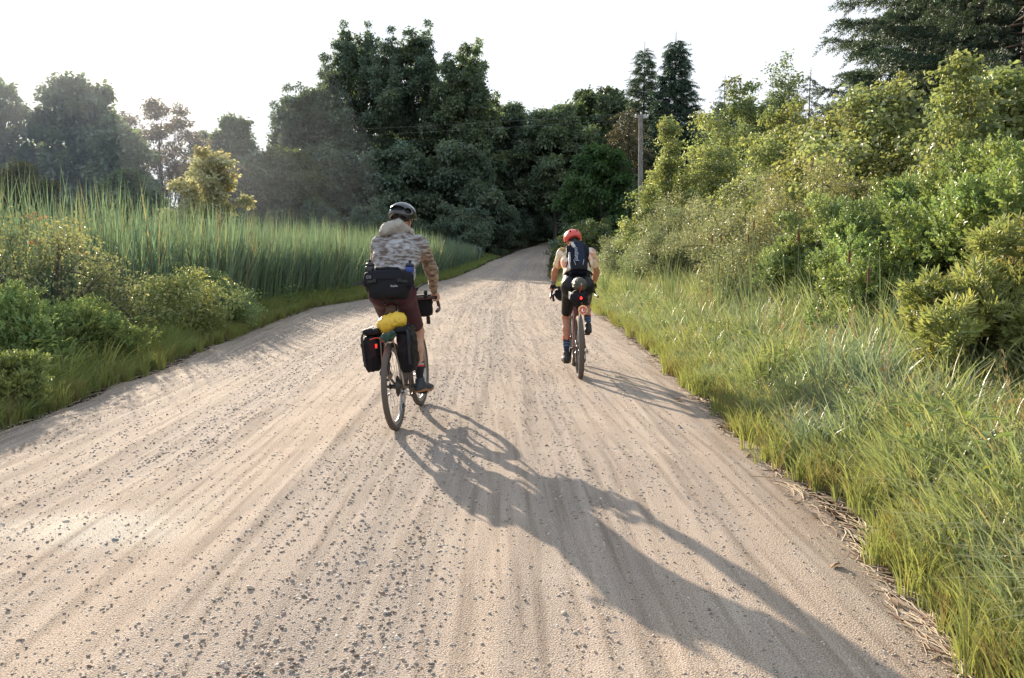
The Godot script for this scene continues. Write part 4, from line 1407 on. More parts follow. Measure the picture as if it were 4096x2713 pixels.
# ---------------------------------------------------------------- pole, wires, mailbox, small things on the verge
func build_roadside() -> void:
	var wood := grain(mat("pole_wood", Color(0.36, 0.345, 0.33), 0.9), noise_tex(FastNoiseLite.TYPE_SIMPLEX, 0.03, 12, [[0.0, Color(0.45, 0.38, 0.34)], [0.5, grey(0.85)], [1.0, grey(1.0)]], 256), 1.2)
	wood.uv1_scale = Vector3(3.0, 0.25, 3.0)
	var metal := mat("pole_metal", Color(0.45, 0.45, 0.46), 0.45, 0.8)
	var foot := on_ground(7.1, 45.0)
	var pole := thing("utility_pole", "weathered grey wooden utility pole rising from the right thicket", "utility pole", foot)
	var top := 9.15 - foot.y
	obj("post", Shape.new().tube(PackedVector3Array([Vector3(0.12, -0.5, 0), Vector3(0.06, top * 0.5, 0), Vector3(0, top, 0)]), [0.15, 0.135, 0.115], 12), wood, pole)
	obj("bracket", Shape.new().bar(Vector3(-0.28, top - 0.12, 0), Vector3(0.42, top - 0.2, 0.05), 0.035, 6), metal, pole)
	for x in [-0.26, 0.02, 0.4]:
		obj("insulator", Shape.new().lathe([Vector2(0.0, -0.05), Vector2(0.05, -0.05), Vector2(0.035, 0.0), Vector2(0.055, 0.03), Vector2(0.03, 0.09), Vector2(0.0, 0.1)], Vector3(x, top - 0.06 if x != 0.02 else top + 0.05, 0.02), Vector3.UP, 10), mat("insulator", Color(0.7, 0.68, 0.62), 0.3), pole)
	var sign_plate := Shape.new().rbox(Vector3(0.18, 0.22, 0.012), 0.005, Vector3(0.22, top - 0.08, 0.1), 1, null, Basis(Vector3(0, 0, 1), 0.5))
	obj("metal_strap", sign_plate, metal, pole)
	var wire := mat("wire", Color(0.12, 0.12, 0.125), 0.5, 0.4)
	var names := ["upper wire running from the pole left over the marsh", "lower wire running from the pole left over the marsh", "wire running from the pole right over the thicket"]
	for k in 3:
		var a := foot + Vector3(0.0 if k < 2 else 0.4, top + (0.1 if k == 0 else -0.22 if k == 1 else 0.0), 0.02)
		var b := Vector3(-72.0, 14.2 - 0.7 * k, -82.0) if k < 2 else Vector3(62.0, 13.0, -36.0)
		var p := PackedVector3Array()
		for i in 33:
			var u := i / 32.0
			p.append(a.lerp(b, u) + Vector3(0, -4.2 * u * (1.0 - u), 0))
		var w := obj("overhead_wire", Shape.new().tube(p, 0.008, 5), wire)
		tag(w, names[k], "wire", "overhead wires from the utility pole")
	# mailbox on the far left verge
	var m := on_ground(-2.75, 67.0)
	m.y = rise(67.0) - 0.05
	var box := thing("mailbox", "dark rounded mailbox on a post where the left verge ends", "mailbox", m, 0.5)
	var s := Shape.new()
	var prof := [Vector2(-0.16, 0.0)]
	for i in 9:
		var a := PI - PI * i / 8.0
		prof.append(Vector2(cos(a) * 0.16, 0.2 + sin(a) * 0.16))
	prof.append(Vector2(0.16, 0.0))
	for e in 2:
		for q in prof:
			s.at(Vector3(q.x, q.y + 0.95, -0.25 + 0.5 * e))
	var n := prof.size()
	for i in n:
		var j := (i + 1) % n
		s.quad(i, j, n + j, n + i)
	for e in 2:
		for i in range(1, n - 1):
			s.tri(e * n, e * n + i, e * n + i + 1)
	s.orient(0)
	obj("box", s, mat("mailbox_metal", Color(0.05, 0.055, 0.06), 0.4, 0.3), box)
	obj("door", Shape.new().rbox(Vector3(0.26, 0.26, 0.02), 0.008, Vector3(0, 1.09, 0.265), 1), mat("mailbox_door", Color(0.2, 0.21, 0.22), 0.4, 0.3), box)
	obj("post", Shape.new().rbox(Vector3(0.1, 1.2, 0.1), 0.01, Vector3(0, 0.34, 0), 1), wood, box)
	obj("flag", Shape.new().rbox(Vector3(0.01, 0.12, 0.06), 0.003, Vector3(0.172, 1.2, 0.05), 1), mat("flag_red", Color(0.45, 0.04, 0.03), 0.5), box)
	# yellow flowers in the right verge
	var petal := mat("petal", Color(0.75, 0.5, 0.03), 0.6)
	var green := mat("flower_stem", Color(0.13, 0.18, 0.06), 0.7)
	for k in 3:
		var spot: Array = [[2.95, 8.4, "yellow flower in the grass beside the lone cattail clump"], [2.62, 6.2, "orange-yellow flower low in the verge grass near the road edge"], [3.02, 8.2, "smaller yellow flower next to the one by the lone cattails"]][k]
		var f := thing("yellow_flower", spot[2], "flower", on_ground(spot[0], spot[1]))
		var h: float = [0.78, 0.5, 0.72][k]
		obj("stem", Shape.new().bar(Vector3.ZERO, Vector3(0.02, h, 0), 0.003, 5), green, f)
		var fl := Shape.new()
		for i in 9:
			var a := TAU * i / 9.0
			add_leaf(fl, Vector3(0.02, h, 0), Vector3(cos(a), 0.25, sin(a)).normalized(), Vector3.UP, 0.026 if k != 2 else 0.02, 0.014, true)
		obj("petals", fl, petal, f)
		obj("centre", Shape.new().ball(Vector3(0.02, h + 0.004, 0), Vector3(0.008, 0.005, 0.008), 5, 8), mat("flower_centre", Color(0.4, 0.2, 0.02), 0.8), f)
	# crumpled dry leaves and a twig on the sand
	for k in 6:
		var d: float = [5.6, 4.3, 3.6, 7.9, 3.2, 6.6][k]
		var x: float = edges(d).y - [0.16, 0.1, 0.2, 0.25, 0.08, 0.12][k]
		var l := Shape.new()
		add_leaf(l, Vector3(-0.03, 0, 0), Vector3(1, 0.1, 0.2).normalized(), Vector3(0, 1, 0.5), 0.07, 0.045, true)
		add_leaf(l, Vector3(-0.03, 0.004, 0), Vector3(0.8, 0.35, -0.3).normalized(), Vector3(0.3, 1, -0.5), 0.06, 0.03, true)
		var o := obj("dry_leaf", l, mat("dry_leaf", Color(0.3, 0.2, 0.12), 0.8))
		o.position = Vector3(x, road_y(x, d) + 0.006, -d)
		o.rotation.y = k * 1.9
		tag(o, "crumpled dry brown leaf lying on the sand at the right road edge", "leaf", "dry leaves on the road edge")


# morning mist lying over the marsh towards the sun, thinning out to all sides
func build_mist() -> void:
	var mist := Node3D.new()
	mist.name = "morning_mist"
	add_child(mist)
	mist.position = Vector3(-54, 5, -56)
	tag(mist, "pale sunlit morning mist in front of the trees on the left", "mist", "", "stuff")
	for k in 8:
		var m := FogVolume.new()
		m.name = "mist_bank"
		m.shape = RenderingServer.FOG_VOLUME_SHAPE_ELLIPSOID
		m.size = Vector3(90 - 8.5 * k, 48 - 2.5 * k, 42 - 2.5 * k)
		var air := FogMaterial.new()
		air.density = 0.0023
		air.albedo = Color(0.95, 0.97, 1.0)
		m.material = air
		mist.add_child(m, true)
		m.position = Vector3(-1.5 * k, 0, 0)
# ---------------------------------------------------------------- bicycles; own axes: rear tyre stands at the origin, forward is -z
func ring_profile(r: float, half: float, n: int) -> Array:
	var a := []
	for i in n:
		var q := TAU * i / n
		a.append(Vector2(r + cos(q) * half, sin(q) * half))
	return a


func wheel(called: String, bike: Node3D, at: Vector3, r: float, tyre_half: float, b: Dictionary, rear: bool, steer := 0.0) -> void:
	var w := Node3D.new()
	w.name = called
	bike.add_child(w, true)
	w.position = at
	w.rotation.y = steer
	var ax := Vector3.RIGHT
	var tread := []
	for i in 16:
		var q := TAU * i / 16
		var knob := 0.0014 if i % 2 == 0 and cos(q) > 0.2 else 0.0
		tread.append(Vector2(r - tyre_half + cos(q) * (tyre_half + knob), sin(q) * (tyre_half + knob) * 1.02))
	obj("tyre", Shape.new().lathe(tread, Vector3.ZERO, ax, 56, true), b.tyre, w)
	var ri := r - tyre_half * 1.75
	var d: float = b.rim_depth
	obj("rim", Shape.new().lathe([Vector2(ri + 0.004, -0.014), Vector2(ri + 0.004, 0.014), Vector2(ri - d * 0.4, 0.014), Vector2(ri - d * 0.9, 0.008), Vector2(ri - d, 0.0), Vector2(ri - d * 0.9, -0.008), Vector2(ri - d * 0.4, -0.014)], Vector3.ZERO, ax, 56, true), b.rim, w)
	obj("hub", Shape.new().lathe([Vector2(0.0, -0.062), Vector2(0.01, -0.062), Vector2(0.01, -0.034), Vector2(0.027, -0.032), Vector2(0.027, -0.026), Vector2(0.016, -0.022), Vector2(0.014, 0.018), Vector2(0.026, 0.024), Vector2(0.026, 0.03), Vector2(0.01, 0.034), Vector2(0.01, 0.062), Vector2(0.0, 0.062)], Vector3.ZERO, ax, 14), b.black, w)
	for i in 24:
		var a := TAU * i / 24
		var s := 1.0 if i % 2 == 0 else -1.0
		var a0 := a + (0.42 if i % 4 < 2 else -0.42)
		obj("spoke", Shape.new().bar(Vector3(0.028 * s, cos(a0) * 0.024, sin(a0) * 0.024), Vector3(0.003 * s, cos(a) * (ri - d + 0.003), sin(a) * (ri - d + 0.003)), 0.0013, 4), b.spoke, w)
	obj("brake_rotor", Shape.new().lathe([Vector2(0.062, -0.001), Vector2(0.08, -0.001), Vector2(0.08, 0.001), Vector2(0.062, 0.001)], Vector3(-0.047, 0, 0), ax, 28, true), b.steel, w)
	if rear:
		var prof := [Vector2(0.0, 0.03)]
		for i in 8:
			var q := lerpf(0.086, 0.028, i / 7.0)
			prof.append_array([Vector2(q, 0.032 + i * 0.0042), Vector2(q, 0.0338 + i * 0.0042), Vector2(q - 0.008, 0.034 + i * 0.0042)])
		prof.append(Vector2(0.0, 0.066))
		obj("cassette", Shape.new().lathe(prof, Vector3.ZERO, ax, 26), b.chain, w)


func bicycle(label: String, at: Vector3, yaw: float, lean: float, b: Dictionary) -> Node3D:
	var t := thing("bicycle", label, "bicycle", at, yaw, "")
	t.rotation = Vector3(0, yaw, lean)
	var r: float = b.r
	var axle := Vector3(0, r, 0)
	var bb := Vector3(0, b.bb, -0.435)
	var cluster := Vector3(0, 0.80, -0.275)
	var ht := Vector3(0, 0.97, -0.80)
	var hb := Vector3(0, 0.83, -0.845)
	var front := Vector3(0, r, -1.07)
	var f := Shape.new()
	f.tube(PackedVector3Array([bb, cluster]), 0.016, 10)
	f.tube(PackedVector3Array([cluster, ht + Vector3(0, -0.03, 0)]), 0.016, 10)
	f.tube(PackedVector3Array([bb, hb + Vector3(0, 0.03, 0)]), 0.022, 10)
	f.tube(PackedVector3Array([hb, ht]), 0.022, 12)
	f.bar(bb - Vector3(0.036, 0, 0), bb + Vector3(0.036, 0, 0), 0.022, 12)
	for s in [-1.0, 1.0]:
		f.tube(curve3([cluster + Vector3(0.012 * s, -0.01, 0.01), Vector3(0.048 * s, 0.66, -0.19), Vector3(0.066 * s, r, 0.0)], 4), 0.0085, 8)
		f.tube(curve3([bb + Vector3(0.03 * s, 0, 0.02), Vector3(0.048 * s, b.bb + 0.01, -0.3), Vector3(0.066 * s, r, 0.0)], 4), 0.0105, 8)
		f.bar(Vector3(0.058 * s, r, 0), Vector3(0.078 * s, r, 0), 0.012, 8)
	obj("frame", f, b.frame, t)
	var k := Shape.new()
	k.bar(hb, hb + Vector3(0, -0.05, -0.012), 0.022, 10)
	for s in [-1.0, 1.0]:
		k.tube(curve3([hb + Vector3(0, -0.04, -0.01), Vector3(0.05 * s, 0.72, -0.885), front + Vector3(0.058 * s, 0, 0.0)], 4), 0.0125, 8)
	obj("fork", k, b.frame, t)
	wheel("rear_wheel", t, axle, r, b.tyre_half, b, true)
	wheel("front_wheel", t, front, r, b.tyre_half, b, false, b.get("steer", 0.0))
	# seat
	var top := Vector3(0, b.saddle, -0.2)
	obj("seatpost", Shape.new().bar(cluster, top + Vector3(0, -0.05, 0.0), 0.0136, 10), b.black, t)
	var saddle := func(p: Vector3) -> Vector3:
		var u := clampf((p.z + 0.135) / 0.27, 0.0, 1.0)
		return Vector3(p.x * lerpf(0.3, 1.0, smoothstep(0.25, 1.0, u)), p.y + 0.012 * u * u - 0.035 * pow(absf(p.x) / 0.075, 2.0) * u, p.z)
	obj("saddle", Shape.new().rbox(Vector3(0.15, 0.034, 0.27), 0.016, top + Vector3(0, -0.012, 0.0), 5, saddle), b.black, t)
	var rails := Shape.new()
	for s in [-1.0, 1.0]:
		rails.tube(curve3([top + Vector3(0.045 * s, -0.03, 0.115), top + Vector3(0.022 * s, -0.05, 0.05), top + Vector3(0.022 * s, -0.05, -0.06), top + Vector3(0.012 * s, -0.03, -0.115)], 4), 0.0036, 6)
	obj("saddle_rails", rails, b.steel, t)
	# steering
	var clamp_at := Vector3(0, b.bar_y, -0.9)
	obj("stem", Shape.new().bar(ht + Vector3(0, -0.01, 0.003), ht + Vector3(0, 0.06, -0.02), 0.018, 10).bar(ht + Vector3(0, 0.045, -0.015), clamp_at, 0.016, 10), b.black, t)
	for s in [-1.0, 1.0]:
		var w: float = b.bar_half
		var e: float = b.drop_half
		obj("handlebar", Shape.new().tube(curve3([clamp_at, clamp_at + Vector3(w * 0.8 * s, 0.004, 0.0), clamp_at + Vector3(w * s, 0.0, -0.03), clamp_at + Vector3((w + 0.006) * s, -0.005, -0.08), clamp_at + Vector3(lerpf(w, e, 0.4) * s, -0.05, -0.105), clamp_at + Vector3(lerpf(w, e, 0.75) * s, -0.105, -0.05), clamp_at + Vector3(e * s, -0.115, 0.13)], 5), 0.0155, 10), b.tape, t)
		obj("end_plug", Shape.new().bar(clamp_at + Vector3(e * s, -0.1155, 0.13), clamp_at + Vector3(e * s, -0.116, 0.137), 0.0125, 10), b.plug, t)
		var hood := func(p: Vector3) -> Vector3:
			return Vector3(p.x, p.y + 0.35 * maxf(-p.z - 0.01, 0.0), p.z)
		var lever := obj("brake_lever", Shape.new().rbox(Vector3(0.032, 0.042, 0.1), 0.013, clamp_at + Vector3((w + 0.006) * s, 0.008, -0.115), 3, hood), b.black, t)
		obj("lever_blade", Shape.new().tube(curve3([clamp_at + Vector3((w + 0.008) * s, 0.012, -0.155), clamp_at + Vector3((w + 0.016) * s, -0.05, -0.15), clamp_at + Vector3((w + 0.03) * s, -0.11, -0.115)], 4), 0.0065, 6, true, 0.5), b.black, lever)
	# drive
	var turn: float = b.crank
	for s in [-1.0, 1.0]:
		var ped := bb + Vector3(0.0, sin(turn) * 0.17 * s, -cos(turn) * 0.17 * s)
		obj("crank_arm", Shape.new().tube(PackedVector3Array([bb + Vector3(0.05 * s, 0, 0), bb + Vector3(0.074 * s, 0, 0), ped + Vector3(0.084 * s, 0, 0)]), [0.016, 0.014, 0.01], 8), b.black, t)
		obj("pedal", Shape.new().rbox(Vector3(0.062, 0.016, 0.075), 0.005, ped + Vector3(0.128 * s, 0, 0), 1).bar(ped + Vector3(0.08 * s, 0, 0), ped + Vector3(0.15 * s, 0, 0), 0.006, 8), b.black, t)
	obj("chainring", Shape.new().lathe([Vector2(0.068, -0.002), Vector2(0.088, -0.002), Vector2(0.09, 0.0), Vector2(0.088, 0.002), Vector2(0.068, 0.002)], bb + Vector3(0.05, 0, 0), Vector3.RIGHT, 36, true), b.black, t)
	var chain := []
	for i in 7:
		var a := PI / 2 + PI * i / 6.0
		chain.append(bb + Vector3(0.05, sin(a) * 0.09, cos(a) * 0.09))
	for i in 5:
		var a := -PI / 2 + 0.4 + (PI - 0.4) * i / 4.0
		chain.append(axle + Vector3(0.05, sin(a) * 0.05, cos(a) * 0.05))
	chain.append(chain[0])
	obj("chain", Shape.new().tube(PackedVector3Array(chain), 0.0045, 5, false), b.chain, t)
	var der := obj("derailleur", Shape.new().rbox(Vector3(0.03, 0.045, 0.035), 0.009, axle + Vector3(0.088, -0.055, -0.015), 1).rbox(Vector3(0.012, 0.11, 0.022), 0.005, axle + Vector3(0.07, -0.115, -0.02), 1, null, Basis(Vector3.RIGHT, 0.25)), b.steel, t)
	for y in [-0.075, -0.165]:
		obj("jockey_wheel", Shape.new().lathe([Vector2(0.0, -0.004), Vector2(0.02, -0.004), Vector2(0.022, 0.0), Vector2(0.02, 0.004), Vector2(0.0, 0.004)], axle + Vector3(0.062, y, -0.02 - (y + 0.12) * 0.3), Vector3.RIGHT, 14), b.black, der)
	obj("gear_cable", Shape.new().tube(curve3([axle + Vector3(0.066, -0.01, -0.06), axle + Vector3(0.085, -0.02, 0.035), axle + Vector3(0.09, -0.06, 0.02)], 5), 0.0025, 5), b.black, t)
	if b.get("rack", false):
		var k2 := Shape.new()
		for s in [-1.0, 1.0]:
			k2.bar(Vector3(0.05 * s, 0.76, -0.22), Vector3(0.05 * s, 0.765, 0.14), 0.005, 6)
			k2.bar(Vector3(0.05 * s, 0.762, 0.12), Vector3(0.082 * s, r + 0.01, 0.012), 0.005, 6)
			k2.bar(Vector3(0.05 * s, 0.762, -0.02), Vector3(0.082 * s, r + 0.012, 0.002), 0.005, 6)
		for z in [-0.2, -0.08, 0.04, 0.14]:
			k2.bar(Vector3(-0.05, 0.7625, z), Vector3(0.05, 0.7625, z), 0.005, 6)
		obj("rear_rack", k2, b.rack_metal, t)
	if b.get("mudguard", false):
		var mg := Shape.new()
		mg.rbox(Vector3(0.07, 0.004, 0.16), 0.0015, Vector3(0, r * 2.0 + 0.03, -0.07), 3)
		obj("mudguard", mg, b.black, t)
	return t
# ---------------------------------------------------------------- people
func flat_noise(freq: float, seed_: int) -> FastNoiseLite:
	return noise(FastNoiseLite.TYPE_SIMPLEX_SMOOTH, freq, seed_, 2)


func append_shape(a: Shape, b: Shape) -> Shape:
	var n := a.v.size()
	a.v.append_array(b.v)
	a.c.append_array(b.c)
	a.uv.append_array(b.uv)
	for i in b.t:
		a.t.append(i + n)
	return a


# a hand closed on a bar that runs along ax: knuckles outside, fingers round and under, thumb inside
func hand_on(grip: Vector3, wrist: Vector3, ax: Vector3, out: Vector3, more := 0.0, fingers := true) -> Shape:
	var up := ax.cross(out).normalized()
	if up.y < 0.0:
		up = -up
	var f := Field.new(grip - Vector3.ONE * 0.11, grip + Vector3.ONE * 0.11, 0.0038)
	var around := func(deg: float, rho: float, along: float) -> Vector3:
		var a := deg_to_rad(deg)
		return grip + (up * cos(a) + out * sin(a)) * rho + ax * along
	f.cap(wrist, wrist.lerp(grip + up * 0.03, 0.6), 0.024 + more, 0.025 + more, 0.015)
	for k in 4:
		var along := 0.034 - 0.021 * k
		var reach: float = [0.92, 1.05, 1.0, 0.8][k]
		var rf: float = [0.0092, 0.0096, 0.009, 0.008][k] + more
		var p0: Vector3 = around.call(42.0, 0.037, along)
		f.cap(wrist.lerp(grip + up * 0.034 + ax * along * 0.6, 0.45), p0, 0.017 + more, 0.0115 + more, 0.012)
		var p1: Vector3 = around.call(42.0 + 52.0 * reach, 0.033, along + 0.003)
		var p2: Vector3 = around.call(42.0 + 108.0 * reach, 0.029, along + 0.002)
		var p3: Vector3 = around.call(42.0 + 160.0 * reach, 0.028, along)
		f.cap(p0, p1, rf * 1.08, rf, 0.004)
		if fingers:
			f.cap(p1, p2, rf, rf * 0.92, 0.002)
			f.cap(p2, p3, rf * 0.92, rf * 0.8, 0.002)
	var t0: Vector3 = around.call(-20.0, 0.036, -0.005)
	var t1: Vector3 = around.call(-62.0, 0.033, 0.018)
	var t2: Vector3 = around.call(-112.0, 0.029, 0.036)
	f.cap(wrist.lerp(t0, 0.35), t0, 0.017 + more, 0.013 + more, 0.012)
	f.cap(t0, t1, 0.0115 + more, 0.0105 + more, 0.004)
	if fingers:
		f.cap(t1, t2, 0.0105 + more, 0.0085 + more, 0.002)
	return f.shape()


func head_shape(c: Vector3, turn: Basis) -> Shape:
	var f := Field.new(c - Vector3(0.13, 0.17, 0.15), c + Vector3(0.13, 0.15, 0.15), 0.0055)
	var at := func(x: float, y: float, z: float) -> Vector3:
		return c + turn * Vector3(x, y, z)
	f.ell(at.call(0, 0.03, 0.01), Vector3(0.076, 0.088, 0.096), 0.02, turn)
	f.ell(at.call(0, -0.035, -0.025), Vector3(0.06, 0.07, 0.068), 0.03, turn)
	f.cap(at.call(0, -0.088, -0.06), at.call(0, -0.085, -0.055), 0.026, 0.026, 0.03)
	f.cap(at.call(0, 0.0, -0.092), at.call(0, -0.032, -0.108), 0.009, 0.014, 0.015)
	f.cap(at.call(-0.022, -0.06, -0.088), at.call(0.022, -0.06, -0.088), 0.008, 0.008, 0.01)
	f.cap(at.call(-0.03, 0.02, -0.08), at.call(0.03, 0.02, -0.08), 0.012, 0.012, 0.015)
	for s in [-1.0, 1.0]:
		f.ell(at.call(0.03 * s, 0.0, -0.088), Vector3(0.014, 0.009, 0.01), 0.004, turn, true)
		f.ell(at.call(0.079 * s, -0.015, 0.012), Vector3(0.009, 0.032, 0.02), 0.008, turn)
	f.cap(at.call(0, -0.06, 0.03), at.call(0, -0.15, 0.06), 0.055, 0.056, 0.03)
	return f.shape()


# the whole figure from joints j: one skin surface, clothes over it
func person(label: String, at: Vector3, yaw: float, j: Dictionary, p: Dictionary) -> Node3D:
	var t := thing("person", label, "person", at, yaw)
	var lo := Vector3(-0.55, 0.0, -1.15)
	var hi := Vector3(0.5, 2.0, 0.15)
	var skin := Field.new(lo, hi, 0.0125)
	var back: Vector3 = (j.chest - j.hip).normalized()
	var depth := back.cross(Vector3.RIGHT).normalized()
	var torso := func(f: Field, m: float) -> void:
		f.cap(j.hip + Vector3(-0.075, 0, 0), j.hip + Vector3(0.075, 0, 0), 0.115 + m, 0.115 + m, 0.05)
		var w0: Vector3 = j.hip.lerp(j.chest, 0.45)
		f.cap(w0 + Vector3(-0.07, 0, 0), w0 + Vector3(0.07, 0, 0), 0.105 + m, 0.105 + m, 0.09, depth, 0.92)
		f.cap(j.chest + Vector3(-0.09, 0, 0), j.chest + Vector3(0.09, 0, 0), 0.112 + m, 0.112 + m, 0.1, depth, 0.95)
		f.cap(j.shoulder_l.lerp(j.neck, 0.12), j.shoulder_r.lerp(j.neck, 0.12), 0.062 + m, 0.062 + m, 0.07)
		f.cap(j.chest, j.neck, 0.1 + m, 0.06 + m, 0.08)
	torso.call(skin, -0.01)
	for s in ["_l", "_r"]:
		skin.cap(j["shoulder" + s], j["elbow" + s], 0.046, 0.036, 0.04)
		skin.cap(j["elbow" + s], j["elbow" + s].lerp(j["wrist" + s], 0.3), 0.037, 0.04, 0.02)
		skin.cap(j["elbow" + s].lerp(j["wrist" + s], 0.3), j["wrist" + s], 0.04, 0.026, 0.02)
		var hip: Vector3 = j["hip" + s]
		skin.cap(hip, j["knee" + s], 0.085, 0.05, 0.05)
		var shin: Vector3 = j["ankle" + s] - j["knee" + s]
		var calf: Vector3 = (shin.cross(Vector3.RIGHT)).normalized()
		if calf.z < 0.0:
			calf = -calf
		skin.cap(j["knee" + s], j["knee" + s] + shin * 0.12, 0.05, 0.046, 0.02)
		skin.cap(j["knee" + s] + shin * 0.12 + calf * 0.004, j["knee" + s] + shin * 0.34 + calf * 0.016, 0.042, 0.047, 0.02)
		skin.cap(j["knee" + s] + shin * 0.34 + calf * 0.016, j["knee" + s] + shin * 0.66 + calf * 0.006, 0.046, 0.033, 0.02)
		skin.cap(j["knee" + s] + shin * 0.6, j["ankle" + s], 0.034, 0.028, 0.02)
		skin.cap(j["ankle" + s], j["ball" + s], 0.028, 0.03, 0.02)
	skin.cap(j.neck, j.head + Vector3(0, -0.07, 0.03), 0.056, 0.052, 0.03)
	var body := skin.shape()
	append_shape(body, head_shape(j.head, p.head_turn))
	for s in ["_l", "_r"]:
		append_shape(body, hand_on(j["grip" + s], j["wrist" + s], j.bar_ax, Vector3.LEFT if s == "_l" else Vector3.RIGHT))
	obj("body", body, p.skin, t)
	for s in [-1.0, 1.0]:
		obj("eye", Shape.new().ball(j.head + p.head_turn * Vector3(0.03 * s, 0.0, -0.083), Vector3.ONE * 0.0115, 7, 10), mat("eye", Color(0.7, 0.68, 0.66), 0.2), t)
	var hair := Field.new(j.head - Vector3.ONE * 0.14, j.head + Vector3.ONE * 0.14, 0.006)
	hair.ell(j.head + p.head_turn * Vector3(0, 0.034, 0.016), Vector3(0.08, 0.09, 0.099), 0.01, p.head_turn)
	hair.cap(j.head + p.head_turn * Vector3(0, -0.03, 0.062), j.head + p.head_turn * Vector3(0, -0.06, 0.06), 0.04, 0.03, 0.03)
	hair.cut(j.head + p.head_turn * Vector3(0, 0.0, -0.03), p.head_turn * Vector3(0, -0.55, -0.8))
	hair.cut(j.head + p.head_turn * Vector3(0, -0.085, 0), p.head_turn * Vector3.DOWN)
	hair.wrinkle(noise(FastNoiseLite.TYPE_SIMPLEX, 60.0, 4, 2), 0.003)
	obj("hair", hair.shape(), mat("dark_hair", Color(0.03, 0.022, 0.017), 0.7), t)
	# shorts
	var sh := Field.new(Vector3(lo.x, 0.45, lo.z), Vector3(hi.x, 1.5, hi.z), 0.0095)
	sh.cap(j.hip + Vector3(-0.07, 0, 0), j.hip + Vector3(0.07, 0, 0), 0.122, 0.122, 0.05)
	sh.cap(j.hip + Vector3(-0.07, -0.03, 0.03), j.hip + Vector3(0.07, -0.03, 0.03), 0.112, 0.112, 0.05)
	var w1: Vector3 = j.hip.lerp(j.chest, 0.4)
	sh.cap(w1 + Vector3(-0.06, 0, 0), w1 + Vector3(0.06, 0, 0), 0.104, 0.104, 0.06)
	for s in ["_l", "_r"]:
		var end: Vector3 = j["hip" + s].lerp(j["knee" + s], p.shorts_to)
		var leg := Field.new(Vector3(lo.x, 0.45, lo.z), Vector3(hi.x, 1.5, hi.z), 0.0095)
		leg.cap(j["hip" + s], j["knee" + s], 0.098, 0.058, 0.04)
		leg.cut(end, (j["knee" + s] - j["hip" + s]).normalized())
		for i in sh.f.size():
			if leg.f[i] < 0.1:
				var d := leg.f[i]
				var g := sh.f[i]
				var w := maxf(0.035 - absf(d - g), 0.0) / 0.035
				sh.f[i] = minf(d, g) - w * w * 0.00875
	sh.cut(j.hip + back * 0.14, back)
	sh.wrinkle(flat_noise(9.0, 3), 0.003)
	obj("shorts", sh.shape(), p.shorts, t)
	# top
	var cell := 0.0085
	var top := Field.new(Vector3(lo.x, 0.9, lo.z), Vector3(hi.x, 1.78, 0.05), cell)
	torso.call(top, p.loose)
	for s in ["_l", "_r"]:
		var e: Vector3 = j["elbow" + s]
		var sl: float = p.sleeve
		if sl > 0.99:
			top.cap(j["shoulder" + s], e, 0.058, 0.056, 0.05)
			top.cap(e, j["wrist" + s].lerp(e, 0.06), 0.056, 0.037, 0.02)
		else:
			var arm := Field.new(Vector3(lo.x, 0.9, lo.z), Vector3(hi.x, 1.78, 0.05), cell)
			arm.cap(j["shoulder" + s], e, 0.056, 0.05, 0.05)
			arm.cut(j["shoulder" + s].lerp(e, sl), (e - j["shoulder" + s]).normalized())
			for i in top.f.size():
				if arm.f[i] < 0.1:
					var d := arm.f[i]
					var g := top.f[i]
					var w := maxf(0.04 - absf(d - g), 0.0) / 0.04
					top.f[i] = minf(d, g) - w * w * 0.01
	if p.has("hem"):
		top.cut(j.hip - back * p.hem, -back)
	top.cut(j.neck + (j.head - j.neck).normalized() * 0.035, (j.head - j.neck).normalized())
	top.wrinkle(flat_noise(8.0, 5), p.fold, Vector3(0.8, 1.9, 1.0))
	top.wrinkle(flat_noise(26.0, 6), p.fold * 0.35, Vector3(0.7, 1.5, 1.0))
	var sleeve_tint: Color = p.get("sleeve_tint", Color.WHITE)
	top.tint = func(q: Vector3) -> Color:
		for s in ["_l", "_r"]:
			var a: Vector3 = j["shoulder" + s]
			var e: Vector3 = j["elbow" + s]
			var along := Geometry3D.get_closest_point_to_segment(q, a.lerp(e, 0.12), e)
			if q.distance_to(along) < 0.062 or q.distance_to(Geometry3D.get_closest_point_to_segment(q, e, j["wrist" + s])) < 0.066:
				return sleeve_tint
		return Color.WHITE
	(p.top as StandardMaterial3D).vertex_color_use_as_albedo = true
	obj(p.top_name, top.shape(), p.top, t)
	# socks and shoes
	for s in ["_l", "_r"]:
		var a: Vector3 = j["ankle" + s]
		var kn: Vector3 = j["knee" + s]
		var shin: Vector3 = a - kn
		var sock := Field.new(a - Vector3.ONE * 0.3, a + Vector3.ONE * 0.32, 0.0065)
		var start: Vector3 = kn + shin * p.sock_from
		sock.cap(kn + shin * (p.sock_from - 0.1), kn + shin * 0.78, 0.05 if p.sock_from < 0.58 else 0.044, 0.036, 0.02)
		sock.cap(kn + shin * 0.7, a, 0.035, 0.032, 0.02)
		sock.cap(a, j["ball" + s].lerp(a, 0.4), 0.032, 0.034, 0.02)
		sock.cut(start, -shin.normalized())
		sock.tint = func(q: Vector3) -> Color:
			return (p.sock_color as Callable).call((q - start).dot(shin.normalized()))
		obj("sock", sock.shape(), p.sock, t)
		var heel: Vector3 = j["heel" + s]
		var ball: Vector3 = j["ball" + s]
		var toe: Vector3 = ball + (ball - heel).normalized() * 0.075
		var shoe := Field.new(heel.min(toe) - Vector3.ONE * 0.1, heel.max(toe) + Vector3.ONE * 0.14, 0.006)
		var lift := Vector3(0, 0.03, 0)
		shoe.cap(heel + lift, ball + lift * 0.9, 0.038, 0.043, 0.02)
